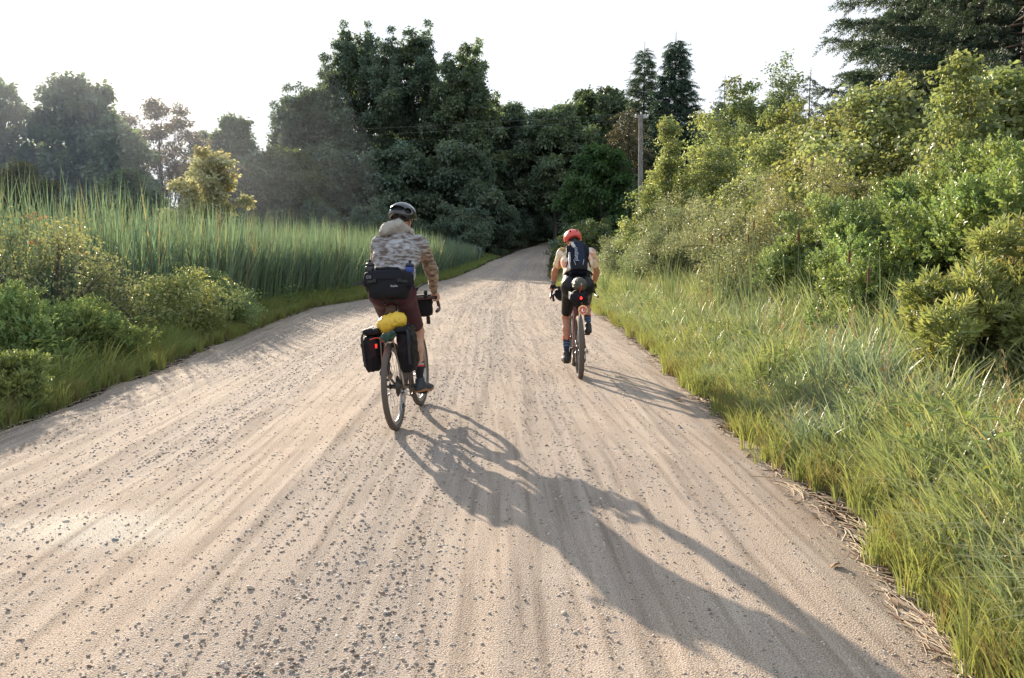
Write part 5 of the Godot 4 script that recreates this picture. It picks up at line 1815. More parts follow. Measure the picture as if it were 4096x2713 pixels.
		shoe.cap(ball + lift * 0.9, toe + lift * 0.75, 0.043, 0.033, 0.02)
		shoe.cap(heel + lift * 1.6 + (ball - heel) * 0.12, a + (a - heel).normalized() * 0.005, 0.038, 0.041, 0.03)
		shoe.cap(heel.lerp(ball, 0.4) + lift * 1.7, ball + lift, 0.035, 0.03, 0.03)
		var flat_n := (ball - heel).cross(Vector3.RIGHT).normalized()
		if flat_n.y > 0.0:
			flat_n = -flat_n
		shoe.cut(heel + Vector3(0, 0.0, 0), flat_n)
		shoe.cut(a + shin.normalized() * -0.02, -shin.normalized())
		var sole_col: Color = p.sole
		shoe.tint = func(q: Vector3) -> Color:
			var hgt: float = -(q - heel).dot(flat_n)
			var limit: float = 0.02 + 0.008 * sin((q - heel).dot((ball - heel).normalized()) * 30.0)
			return sole_col if hgt < limit else p.shoe_color
		var sm := mat("shoe", Color(1, 1, 1), 0.55)
		sm.vertex_color_use_as_albedo = true
		var so := obj("shoe", shoe.shape(), sm, t)
		var lugs := Shape.new()
		for i in 5:
			var c: Vector3 = heel.lerp(toe, 0.1 + 0.2 * i)
			lugs.rbox(Vector3(0.05, 0.008, 0.018), 0.003, c - flat_n * -0.003, 1)
		obj("sole_lugs", lugs, mat("rubber", Color(0.03, 0.028, 0.026), 0.8), so)
	return t


# shared pieces worn or carried
func helmet(label: String, at: Vector3, turn: Basis, size: Vector3, vents: Array, shell: Material, liner: Material, extra := 0) -> Node3D:
	var t := thing("helmet", label, "helmet", at)
	t.basis = turn
	var f := Field.new(Vector3(-0.14, -0.09, -0.19), Vector3(0.14, 0.15, 0.19), 0.0042)
	f.ell(Vector3(0, 0, 0), size, 0.01)
	f.ell(Vector3(0, -0.01, 0.02), size * Vector3(0.93, 0.98, 0.96), 0.03)
	f.ell(Vector3(0, -0.012, 0), size - Vector3(0.018, 0.018, 0.018), 0.0, Basis(), true)
	for v in vents:
		f.ell(v[0], v[1], 0.0, v[2] if v.size() > 2 else Basis(), true)
	f.cut(Vector3(0, -0.035, 0.0), Vector3(0, -1, -0.22).normalized())
	f.cut(Vector3(0, -0.055, 0.05), Vector3(0, -1, 0.35).normalized())
	obj("shell", f.shape(), shell, t)
	var l := Field.new(Vector3(-0.14, -0.09, -0.19), Vector3(0.14, 0.15, 0.19), 0.006)
	l.ell(Vector3(0, -0.008, 0), size - Vector3.ONE * 0.014, 0.0)
	l.ell(Vector3(0, -0.02, 0), size - Vector3.ONE * 0.034, 0.0, Basis(), true)
	l.cut(Vector3(0, -0.03, 0.0), Vector3(0, -1, -0.2).normalized())
	l.cut(Vector3(0, -0.05, 0.05), Vector3(0, -1, 0.35).normalized())
	obj("liner", l.shape(), liner, t)
	var strap := Shape.new()
	for s in [-1.0, 1.0]:
		strap.tube(curve3([Vector3(0.088 * s, -0.02, 0.035), Vector3(0.083 * s, -0.075, -0.01), Vector3(0.05 * s, -0.15, -0.06), Vector3(0.0, -0.165, -0.07)], 4), 0.006, 5, true, 0.3)
		strap.tube(curve3([Vector3(0.088 * s, -0.02, -0.045), Vector3(0.083 * s, -0.075, -0.01)], 3), 0.006, 5, true, 0.3)
	obj("chin_strap", strap, mat("black_web", Color(0.02, 0.02, 0.021), 0.8), t)
	var dial := Shape.new()
	dial.tube(curve3([Vector3(-0.082, -0.035, 0.05), Vector3(-0.05, -0.06, 0.098), Vector3(0, -0.068, 0.112), Vector3(0.05, -0.06, 0.098), Vector3(0.082, -0.035, 0.05)], 4), 0.009, 6, true, 0.5)
	dial.bar(Vector3(0, -0.068, 0.108), Vector3(0, -0.069, 0.126), 0.014, 10)
	obj("fit_dial", dial, mat("black_plastic", Color(0.02, 0.02, 0.022), 0.45), t)
	return t


func water_bottle(label: String, at: Vector3, tilt: Basis, body: Material, cap: Material) -> Node3D:
	var t := thing("water_bottle", label, "bottle", at)
	t.basis = tilt
	obj("bottle_body", Shape.new().lathe([Vector2(0, 0), Vector2(0.033, 0.0), Vector2(0.036, 0.006), Vector2(0.036, 0.1), Vector2(0.031, 0.112), Vector2(0.031, 0.124), Vector2(0.036, 0.135), Vector2(0.036, 0.165), Vector2(0.033, 0.172), Vector2(0, 0.172)], Vector3.ZERO, Vector3.UP, 20), body, t)
	obj("cap", Shape.new().lathe([Vector2(0.0, 0.171), Vector2(0.034, 0.171), Vector2(0.035, 0.19), Vector2(0.026, 0.2), Vector2(0.014, 0.203), Vector2(0.0, 0.203)], Vector3.ZERO, Vector3.UP, 20), cap, t)
	obj("spout", Shape.new().lathe([Vector2(0.0, 0.202), Vector2(0.012, 0.202), Vector2(0.01, 0.212), Vector2(0.014, 0.218), Vector2(0.013, 0.226), Vector2(0.0, 0.228)], Vector3.ZERO, Vector3.UP, 12), cap, t)
	return t


func lettering(text: String, size: float, depth: float, font_names: Array, italic: bool, m: Material, parent: Node3D, at: Vector3, turn: Basis, called := "lettering") -> void:
	var tm := TextMesh.new()
	var font := SystemFont.new()
	font.font_names = PackedStringArray(font_names)
	font.font_italic = italic
	tm.font = font
	tm.text = text
	tm.font_size = 32
	tm.pixel_size = size / 32.0
	tm.depth = depth
	tm.curve_step = 1.0
	var o := MeshInstance3D.new()
	o.name = called
	o.mesh = tm
	o.set_surface_override_material(0, m)
	parent.add_child(o, true)
	o.transform = Transform3D(turn, at)


func tail_light(label: String, at: Vector3, turn: Basis, spots: Array, half: Vector3) -> void:
	var t := thing("tail_light", label, "bicycle light", at)
	t.basis = turn
	obj("housing", Shape.new().rbox(half * 2.0, 0.005, Vector3.ZERO, 1), mat("black_plastic", Color(0.02, 0.02, 0.022), 0.45), t)
	var glow := mat("red_glow", Color(0.9, 0.05, 0.04), 0.3)
	glow.emission_enabled = true
	glow.emission = Color(1.0, 0.06, 0.05)
	glow.emission_energy_multiplier = 6.0
	for s in spots:
		obj("lamp_lens", Shape.new().ball(Vector3(s.x, s.y, half.z), Vector3(s.z, s.z, 0.005), 6, 10), glow, t)
	var l := OmniLight3D.new()
	l.name = "lamp"
	t.add_child(l)
	l.position = Vector3(0, 0, half.z + 0.015)
	l.light_color = Color(1.0, 0.08, 0.06)
	l.light_energy = 0.0025
	l.light_size = 0.012
	l.omni_range = 3.0
	l.omni_attenuation = 2.0
	l.shadow_enabled = true
func build_riders() -> void:
	var black := mat("black_parts", Color(0.012, 0.012, 0.014), 0.42, 0.0, 0.4)
	var cloth := noise_tex(FastNoiseLite.TYPE_SIMPLEX, 0.09, 15, [[0.0, grey(0.72)], [0.5, grey(0.92)], [1.0, grey(1.0)]], 256)
	var nylon := grain(mat("black_nylon", Color(0.013, 0.013, 0.016), 0.6, 0.0, 0.28), cloth, 6.0)
	var chrome := mat("bright_steel", Color(0.6, 0.6, 0.62), 0.28, 1.0)
	var rubber := grain(mat("tyre_rubber", Color(0.13, 0.105, 0.085), 0.85), cloth, 4.0)
	var common := {"black": black, "steel": chrome, "spoke": mat("spoke_steel", Color(0.42, 0.42, 0.44), 0.35, 0.9), "tyre": rubber, "chain": mat("chain_steel", Color(0.09, 0.085, 0.08), 0.4, 0.7), "plug": mat("end_plug", Color(0.03, 0.03, 0.03), 0.5)}
	rider_left(common, black, nylon, chrome)
	rider_right(common, black, nylon, chrome)


func skin_mat(key: String, c: Color) -> StandardMaterial3D:
	var m := grain(mat(key, c, 0.5), noise_tex(FastNoiseLite.TYPE_SIMPLEX_SMOOTH, 0.02, 18, [[0.0, Color(0.9, 0.82, 0.8)], [0.5, Color(0.97, 0.95, 0.94)], [1.0, Color(1, 1, 1)]], 256), 4.0)
	m.subsurf_scatter_enabled = true
	m.subsurf_scatter_strength = 0.12
	return m


func soft_box(size: Vector3, r: float, mid: Vector3, seed_: int, bulge: float, crease: float, taper := 0.0, wrap := 0.0, turn := Basis()) -> Shape:
	var n := flat_noise(7.0, seed_)
	var warp := func(p: Vector3) -> Vector3:
		var u := p / (size * 0.5)
		var q := p
		q.x *= 1.0 + taper * u.y
		q.z *= 1.0 + bulge * (1.0 - u.y * u.y) * 0.6
		q.x *= 1.0 + bulge * (1.0 - u.y * u.y) * 0.25
		q.z -= wrap * u.x * u.x * size.x
		return q + p.normalized() * n.get_noise_3d(p.x * 2.6, p.y * 2.6, p.z * 2.6) * crease
	return Shape.new().rbox(size, r, mid, 8, warp, turn)


func rider_left(common: Dictionary, black: Material, nylon: Material, chrome: Material) -> void:
	var root := Vector3(-0.93, road_y(-0.93, 6.34) - 0.004, -6.34)
	var yaw := deg_to_rad(-4.0)
	var lean := deg_to_rad(3.5)
	var b := common.duplicate()
	var tape := mat("mottled_tape", Color(1, 1, 1), 0.7)
	var tt := noise_tex(FastNoiseLite.TYPE_SIMPLEX, 0.03, 23, [[0.0, Color(0.2, 0.2, 0.22)], [0.5, Color(0.3, 0.28, 0.3)], [0.62, Color(0.42, 0.2, 0.18)], [1.0, Color(0.55, 0.3, 0.26)]], 256, 2)
	tt.color_ramp.interpolation_mode = Gradient.GRADIENT_INTERPOLATE_CONSTANT
	grain(tape, tt, 9.0)
	b.merge({"r": 0.357, "bb": 0.285, "tyre_half": 0.0235, "rim_depth": 0.034, "saddle": 1.05, "bar_y": 1.01, "bar_half": 0.222, "drop_half": 0.262, "crank": deg_to_rad(-30.0), "rack": true, "rack_metal": mat("rack_alloy", Color(0.5, 0.49, 0.47), 0.35, 0.9), "frame": mat("bronze_frame", Color(0.1, 0.055, 0.035), 0.35), "tape": tape, "rim": mat("polished_rim", Color(0.34, 0.34, 0.36), 0.3, 0.85), "steer": deg_to_rad(-2.0)}, true)
	bicycle("loaded touring bicycle with rear rack and panniers, ridden by the man in the camouflage hoodie", root, yaw, lean, b)
	var L := Basis(Vector3(0, 0, 1), lean)
	var frame_t := Transform3D(Basis(Vector3.UP, yaw), root)
	var bike_t := Transform3D(Basis(Vector3.UP, yaw) * L, root)
	var bb := Vector3(0, 0.285, -0.435)
	var ped := Vector3(0, sin(b.crank) * 0.17, -cos(b.crank) * 0.17)
	var pr: Vector3 = L * (bb + ped + Vector3(0.128, 0.008, 0))
	var pl: Vector3 = L * (bb - ped + Vector3(-0.128, 0.008, 0))
	var j := {
		"hip": Vector3(-0.066, 1.125, -0.2), "chest": Vector3(-0.07, 1.4, -0.405), "neck": Vector3(-0.062, 1.57, -0.535), "head": Vector3(-0.05, 1.715, -0.6),
		"shoulder_l": Vector3(-0.25, 1.495, -0.49), "shoulder_r": Vector3(0.12, 1.495, -0.5), "elbow_l": Vector3(-0.31, 1.27, -0.66), "elbow_r": Vector3(0.182, 1.265, -0.675),
		"hip_l": Vector3(-0.155, 1.075, -0.21), "hip_r": Vector3(0.025, 1.075, -0.21), "knee_l": Vector3(-0.175, 0.79, -0.575), "knee_r": Vector3(0.08, 0.75, -0.545),
		"bar_ax": Vector3(0, -0.05, -1).normalized(),
	}
	j.grip_l = L * Vector3(-0.224, 1.008, -0.945)
	j.grip_r = L * Vector3(0.224, 1.008, -0.945)
	j.wrist_l = j.grip_l + Vector3(-0.004, 0.06, 0.085)
	j.wrist_r = j.grip_r + Vector3(0.006, 0.06, 0.085)
	# right foot turned outwards on the low pedal
	j.heel_r = pr + Vector3(-0.035, 0.012, 0.105)
	j.ball_r = pr + Vector3(0.015, 0.002, -0.04)
	j.ankle_r = j.heel_r + Vector3(0.012, 0.1, -0.045)
	j.heel_l = pl + Vector3(0.015, 0.03, 0.115)
	j.ball_l = pl + Vector3(0.0, 0.002, -0.04)
	j.ankle_l = j.heel_l + Vector3(0.0, 0.1, -0.045)
	# camouflage cloth
	var camo := mat("camo_cloth", Color(1, 1, 1), 0.85)
	var ct := noise_tex(FastNoiseLite.TYPE_SIMPLEX, 0.012, 33, [[0.0, Color(0.36, 0.31, 0.29)], [0.4, Color(0.45, 0.4, 0.38)], [0.47, Color(0.54, 0.51, 0.49)], [0.53, Color(0.64, 0.645, 0.65)], [1.0, Color(0.64, 0.645, 0.65)]], 768, 5)
	ct.color_ramp.interpolation_mode = Gradient.GRADIENT_INTERPOLATE_CONSTANT
	grain(camo, ct, 1.0)
	camo.uv1_scale = Vector3(1.0, 3.4, 1.0)
	camo.rim_enabled = true
	camo.rim = 0.3
	var short_cloth := mat("burgundy_lycra", Color(0.058, 0.016, 0.025), 0.55, 0.0, 0.35)
	var stripes := func(d: float) -> Color:
		if d > 0.022 and d < 0.03:
			return Color(0.42, 0.55, 0.62)
		if d >= 0.03 and d < 0.038:
			return Color(0.6, 0.2, 0.05)
		if d >= 0.038 and d < 0.05:
			return Color(0.55, 0.06, 0.12)
		return Color(0.014, 0.014, 0.016)
	var sock := mat("sock_cloth", Color(1, 1, 1), 0.85)
	sock.vertex_color_use_as_albedo = true
	var look := Basis.from_euler(Vector3(deg_to_rad(-6.0), deg_to_rad(-14.0), deg_to_rad(-3.0)))
	var rider := person("person riding at the left in a beige camouflage hoodie and burgundy shorts, seen from behind", root, yaw, j, {"head_turn": look, "skin": skin_mat("skin_fair", Color(0.52, 0.32, 0.23)), "shorts": short_cloth, "shorts_to": 0.86, "loose": 0.0, "sleeve": 1.0, "hem": 0.07, "fold": 0.011, "top": camo, "top_name": "hoodie", "sleeve_tint": Color(0.95, 0.72, 0.52), "sock": sock, "sock_from": 0.6, "sock_color": stripes, "shoe_color": Color(0.03, 0.033, 0.04), "sole": Color(0.32, 0.16, 0.07)})
	# hood bunched at the nape
	var hood := Field.new(Vector3(-0.32, 1.5, -0.68), Vector3(0.14, 1.82, -0.3), 0.0065)
	hood.ell(Vector3(-0.12, 1.645, -0.47), Vector3(0.105, 0.05, 0.06), 0.02, Basis(Vector3(0, 0, 1), 0.32))
	hood.ell(Vector3(-0.165, 1.615, -0.455), Vector3(0.075, 0.042, 0.055), 0.03, Basis(Vector3(0, 0, 1), 0.55))
	hood.ell(Vector3(-0.06, 1.635, -0.52), Vector3(0.075, 0.035, 0.05), 0.04)
	hood.cap(Vector3(-0.18, 1.6, -0.54), Vector3(-0.14, 1.585, -0.62), 0.04, 0.028, 0.03)
	hood.cap(Vector3(0.02, 1.605, -0.56), Vector3(0.02, 1.585, -0.63), 0.026, 0.024, 0.03)
	hood.wrinkle(flat_noise(9.5, 12), 0.024, Vector3(1.2, 0.7, 1.0))
	hood.wrinkle(flat_noise(40.0, 13), 0.004)
	var hood_cloth := mat("hood_lining", Color(0.36, 0.335, 0.305), 0.85)
	obj("hood", hood.shape(), hood_cloth, rider)
	# helmet
	var gloss := mat("black_gloss", Color(0.012, 0.013, 0.016), 0.16, 0.0, 0.6)
	gloss.clearcoat_enabled = true
	gloss.clearcoat = 0.35
	gloss.clearcoat_roughness = 0.08
	helmet("glossy black rounded helmet with one wide rear vent, worn by the left rider", frame_t * Vector3(-0.05, 1.748, -0.595), Basis(Vector3.UP, yaw) * look * Basis(Vector3.RIGHT, deg_to_rad(-4.0)), Vector3(0.112, 0.106, 0.142), [[Vector3(0, 0.03, 0.135), Vector3(0.07, 0.024, 0.06)], [Vector3(0.086, 0.02, 0.09), Vector3(0.022, 0.026, 0.05)], [Vector3(-0.086, 0.02, 0.09), Vector3(0.022, 0.026, 0.05)], [Vector3(0.05, 0.075, -0.09), Vector3(0.012, 0.04, 0.06)], [Vector3(-0.05, 0.075, -0.09), Vector3(0.012, 0.04, 0.06)], [Vector3(0, 0.08, -0.09), Vector3(0.01, 0.04, 0.06)]], gloss, mat("helmet_foam", Color(0.012, 0.012, 0.014), 0.75))
	# hip pack
	var hp := thing("hip_pack", "black hip pack strapped round the left rider's lower back", "bag", frame_t * Vector3(-0.07, 1.18, -0.072), yaw)
	hp.rotation = Vector3(deg_to_rad(-14.0), yaw, deg_to_rad(1.0))
	obj("pack_body", soft_box(Vector3(0.33, 0.235, 0.095), 0.04, Vector3(0, -0.012, 0), 3, 0.22, 0.009, 0.09, 0.12), nylon, hp)
	obj("flap", soft_box(Vector3(0.235, 0.085, 0.03), 0.013, Vector3(-0.008, 0.058, 0.047), 8, 0.1, 0.006, 0.02, 0.12), grain(mat("navy_nylon", Color(0.013, 0.015, 0.022), 0.6, 0.0, 0.3), noise_tex(FastNoiseLite.TYPE_SIMPLEX, 0.09, 15, [[0.0, grey(0.75)], [1.0, grey(1.0)]], 256), 6.0), hp)
	for s in [-1.0, 1.0]:
		obj("bottle_pocket", soft_box(Vector3(0.1, 0.13, 0.09), 0.032, Vector3(0.152 * s, 0.03, -0.012), 4, 0.12, 0.004), nylon, hp)
		obj("strap", Shape.new().rbox(Vector3(0.1, 0.022, 0.005), 0.002, Vector3(0.135 * s, 0.008, 0.055 - 0.012), 2, null, Basis(Vector3.UP, 0.35 * s)), mat("black_web", Color(0.02, 0.02, 0.021), 0.8), hp)
		obj("buckle", Shape.new().rbox(Vector3(0.03, 0.03, 0.009), 0.004, Vector3(0.1 * s, 0.012, 0.057), 1), black, hp)
	obj("roll_top", soft_box(Vector3(0.2, 0.04, 0.05), 0.018, Vector3(-0.01, 0.115, -0.005), 6, 0.1, 0.012), nylon, hp)
	obj("strap_end", Shape.new().rbox(Vector3(0.085, 0.026, 0.004), 0.0015, Vector3(-0.235, 0.0, 0.02), 3, null, Basis(Vector3(0, 0, 1), 0.12)), mat("black_web", Color(0.02, 0.02, 0.021), 0.8), hp)
	var belt := Shape.new()
	belt.tube(curve3([Vector3(-0.16, 0.0, 0.0), Vector3(-0.185, -0.02, -0.08), Vector3(-0.15, -0.07, -0.17), Vector3(0.0, -0.09, -0.22), Vector3(0.15, -0.07, -0.17), Vector3(0.185, -0.02, -0.08), Vector3(0.16, 0.0, 0.0)], 4), 0.022, 6, true, 0.25)
	obj("waist_belt", belt, mat("black_web", Color(0.02, 0.02, 0.021), 0.8), hp)
	var white := mat("white_print", Color(0.5, 0.5, 0.5), 0.6)
	lettering("Rapha", 0.019, 0.002, ["Droid Serif"], true, white, hp, Vector3(0.062, -0.035, 0.066), Basis())
	lettering("CO", 0.032, 0.002, ["Droid Sans"], false, mat("grey_print", Color(0.35, 0.37, 0.4), 0.6), hp, Vector3(-0.15, 0.045, 0.042), Basis(Vector3.UP, -0.15))
	water_bottle("black water bottle in the left pocket of the hip pack", frame_t * Vector3(-0.222, 1.145, -0.12), Basis(Vector3.UP, yaw) * Basis.from_euler(Vector3(-0.1, 0, 0.06)), mat("smoke_bottle", Color(0.02, 0.021, 0.024), 0.35), mat("black_plastic", Color(0.02, 0.02, 0.022), 0.45))
	water_bottle("blue water bottle in the right pocket of the hip pack", frame_t * Vector3(0.084, 1.14, -0.12), Basis(Vector3.UP, yaw) * Basis.from_euler(Vector3(-0.1, 0, -0.05)), mat("blue_bottle", Color(0.015, 0.05, 0.24), 0.35), mat("dark_blue_cap", Color(0.008, 0.012, 0.03), 0.45))
	# panniers
	for s in [-1.0, 1.0]:
		var side := "left" if s < 0 else "right"
		var p := thing("pannier", "black roll-top pannier on the %s side of the touring bicycle's rack" % side, "pannier", bike_t * Vector3(0.142 * s if s < 0 else 0.132, 0.645, -0.02), yaw, "panniers of the touring bicycle")
		p.rotation = Vector3(0, yaw, lean + (0.04 if s > 0 else 0.0))
		obj("bag", soft_box(Vector3(0.135 if s < 0 else 0.125, 0.305 if s < 0 else 0.34, 0.27), 0.06, Vector3(0, -0.005 if s < 0 else -0.01, 0), 31 + int(s), 0.22, 0.022, 0.02 if s < 0 else 0.1), nylon, p)
		obj("rolled_lid", soft_box(Vector3(0.125, 0.06, 0.26), 0.028, Vector3(-0.01 * s, 0.165, -0.005), 41 + int(s), 0.2, 0.02), nylon, p)
		obj("strap", Shape.new().tube(curve3([Vector3(0.03 * s, 0.19, 0.1), Vector3(0.05 * s, 0.13, 0.158), Vector3(0.045 * s, 0.0, 0.168), Vector3(0.04 * s, -0.1, 0.158)], 4), 0.012, 5, true, 0.25), mat("black_web", Color(0.02, 0.02, 0.021), 0.8), p)
		obj("buckle", Shape.new().rbox(Vector3(0.028, 0.03, 0.012), 0.004, Vector3(0.05 * s, 0.07, 0.166), 1), black, p)
	# yellow stuff sack lashed across the rack, with a green pouch behind it
	var sack := thing("stuff_sack", "yellow stuff sack lashed across the top of the rear rack", "bag", bike_t * Vector3(0.02, 0.872, -0.02), yaw)
	sack.rotation = Vector3(0, yaw, deg_to_rad(14.0))
	var roll := Field.new(Vector3(-0.16, -0.12, -0.13), Vector3(0.16, 0.12, 0.13), 0.005)
	roll.cap(Vector3(-0.045, -0.012, 0), Vector3(0.05, 0.004, 0), 0.068, 0.07, 0.02)
	roll.cap(Vector3(-0.06, -0.01, 0.01), Vector3(-0.03, 0, 0.012), 0.062, 0.066, 0.03)
	roll.wrinkle(flat_noise(12.0, 51), 0.007, Vector3(1.8, 0.7, 0.7))
	roll.wrinkle(flat_noise(44.0, 52), 0.006, Vector3(1.6, 0.5, 0.5))
	var yellow := mat("yellow_nylon", Color(0.7, 0.47, 0.045), 0.5)
	obj("sack_body", roll.shape(), yellow, sack)
	for x in [-0.055, 0.035]:
		obj("strap", Shape.new().lathe([Vector2(0.0685, -0.006), Vector2(0.0705, -0.006), Vector2(0.0705, 0.006), Vector2(0.0685, 0.006)], Vector3(x, 0, 0), Vector3.RIGHT, 26, true), mat("ochre_web", Color(0.5, 0.22, 0.02), 0.7), sack)
	var pouch := thing("pouch", "small dark green pouch tied behind the yellow sack", "bag", bike_t * Vector3(0.022, 0.775, 0.15), yaw)
	pouch.rotation = Vector3(0.1, yaw, deg_to_rad(16.0))
	var pf := Field.new(Vector3(-0.1, -0.08, -0.09), Vector3(0.1, 0.08, 0.09), 0.0045)
	pf.ell(Vector3(0, 0, 0), Vector3(0.06, 0.034, 0.042), 0.02)
	pf.ell(Vector3(0.03, 0.012, 0.01), Vector3(0.032, 0.03, 0.03), 0.02)
	pf.cap(Vector3(-0.04, -0.01, 0.02), Vector3(-0.062, -0.005, 0.02), 0.024, 0.012, 0.02)
	pf.wrinkle(flat_noise(18.0, 53), 0.016)
	obj("pouch_body", pf.shape(), mat("green_nylon", Color(0.012, 0.05, 0.035), 0.55), pouch)
	obj("drawcord", Shape.new().tube(curve3([Vector3(-0.05, 0.0, 0.03), Vector3(-0.09, 0.02, 0.03), Vector3(-0.15, 0.015, 0.0)], 5), 0.003, 5), mat("orange_cord", Color(0.55, 0.09, 0.03), 0.7), pouch)
	tail_light("small red tail light glowing on the left stay of the touring bicycle's rack", bike_t * Vector3(-0.078, 0.705, 0.155), Basis(Vector3.UP, yaw), [Vector3(0.0, 0.008, 0.005), Vector3(0.0, -0.006, 0.0045)], Vector3(0.012, 0.022, 0.009))
	# brown roll under the saddle
	var br := thing("saddle_roll", "small brown bag hanging under the touring bicycle's saddle", "bag", bike_t * Vector3(0.005, 0.945, -0.1), yaw)
	br.rotation = Vector3(0.25, yaw, lean)
	obj("roll_body", soft_box(Vector3(0.098, 0.125, 0.1), 0.042, Vector3.ZERO, 61, 0.15, 0.008, -0.08), grain(mat("brown_canvas", Color(0.1, 0.052, 0.028), 0.8), noise_tex(FastNoiseLite.TYPE_SIMPLEX, 0.09, 15, [[0.0, grey(0.7)], [1.0, grey(1.0)]], 256), 6.0), br)
	obj("strap", Shape.new().tube(curve3([Vector3(0.055, 0.06, 0.0), Vector3(0.062, 0.0, 0.02), Vector3(0.055, -0.07, 0.02)], 4), 0.013, 6, true, 0.3), mat("black_web", Color(0.02, 0.02, 0.021), 0.8), br)
	# handlebar bag and small fittings
	var hb := thing("handlebar_bag", "black handlebar bag hanging in front of the touring bicycle's bars", "bag", bike_t * Vector3(0.045, 0.935, -1.0), yaw)
	hb.rotation = Vector3(0, yaw, lean)
	obj("bag", soft_box(Vector3(0.27, 0.19, 0.13), 0.035, Vector3.ZERO, 71, 0.1, 0.012, 0.03), nylon, hb)
	obj("lid", soft_box(Vector3(0.28, 0.035, 0.14), 0.014, Vector3(0, 0.09, 0), 72, 0.0, 0.006), nylon, hb)
	obj("strap_end", Shape.new().rbox(Vector3(0.035, 0.07, 0.006), 0.002, Vector3(0.1, -0.13, 0.04), 2), mat("black_web", Color(0.02, 0.02, 0.021), 0.8), hb)
	var bell := thing("handlebar_light", "small black lamp clamped under the right side of the touring bars", "bicycle light", bike_t * Vector3(0.15, 1.045, -0.895), yaw)
	bell.rotation = Vector3(0, yaw, lean)
	obj("clamp", Shape.new().lathe([Vector2(0.0165, -0.012), Vector2(0.021, -0.012), Vector2(0.021, 0.012), Vector2(0.0165, 0.012)], Vector3(0, 0.016, 0), Vector3.RIGHT, 16, true), black, bell)
	obj("lamp_body", Shape.new().lathe([Vector2(0.0, -0.045), Vector2(0.014, -0.045), Vector2(0.017, -0.02), Vector2(0.017, 0.03), Vector2(0.0, 0.03)], Vector3(0, -0.02, 0), Vector3(0, 0, 1), 14), black, bell)
	var phone := thing("phone", "dark phone in a tilted holder at the touring bicycle's stem", "phone", bike_t * Vector3(0.075, 1.115, -0.97), yaw)
	phone.rotation = Vector3(0.25, yaw - 0.3, lean + 0.35)
	obj("case", Shape.new().rbox(Vector3(0.078, 0.01, 0.15), 0.004, Vector3.ZERO, 1), black, phone)
	obj("screen", Shape.new().rbox(Vector3(0.07, 0.002, 0.14), 0.0008, Vector3(0, 0.0062, 0), 1), mat("screen_glass", Color(0.02, 0.022, 0.025), 0.08), phone)
	obj("mount", Shape.new().bar(Vector3(0, -0.004, 0.02), Vector3(-0.05, -0.045, 0.05), 0.009, 8), black, phone)


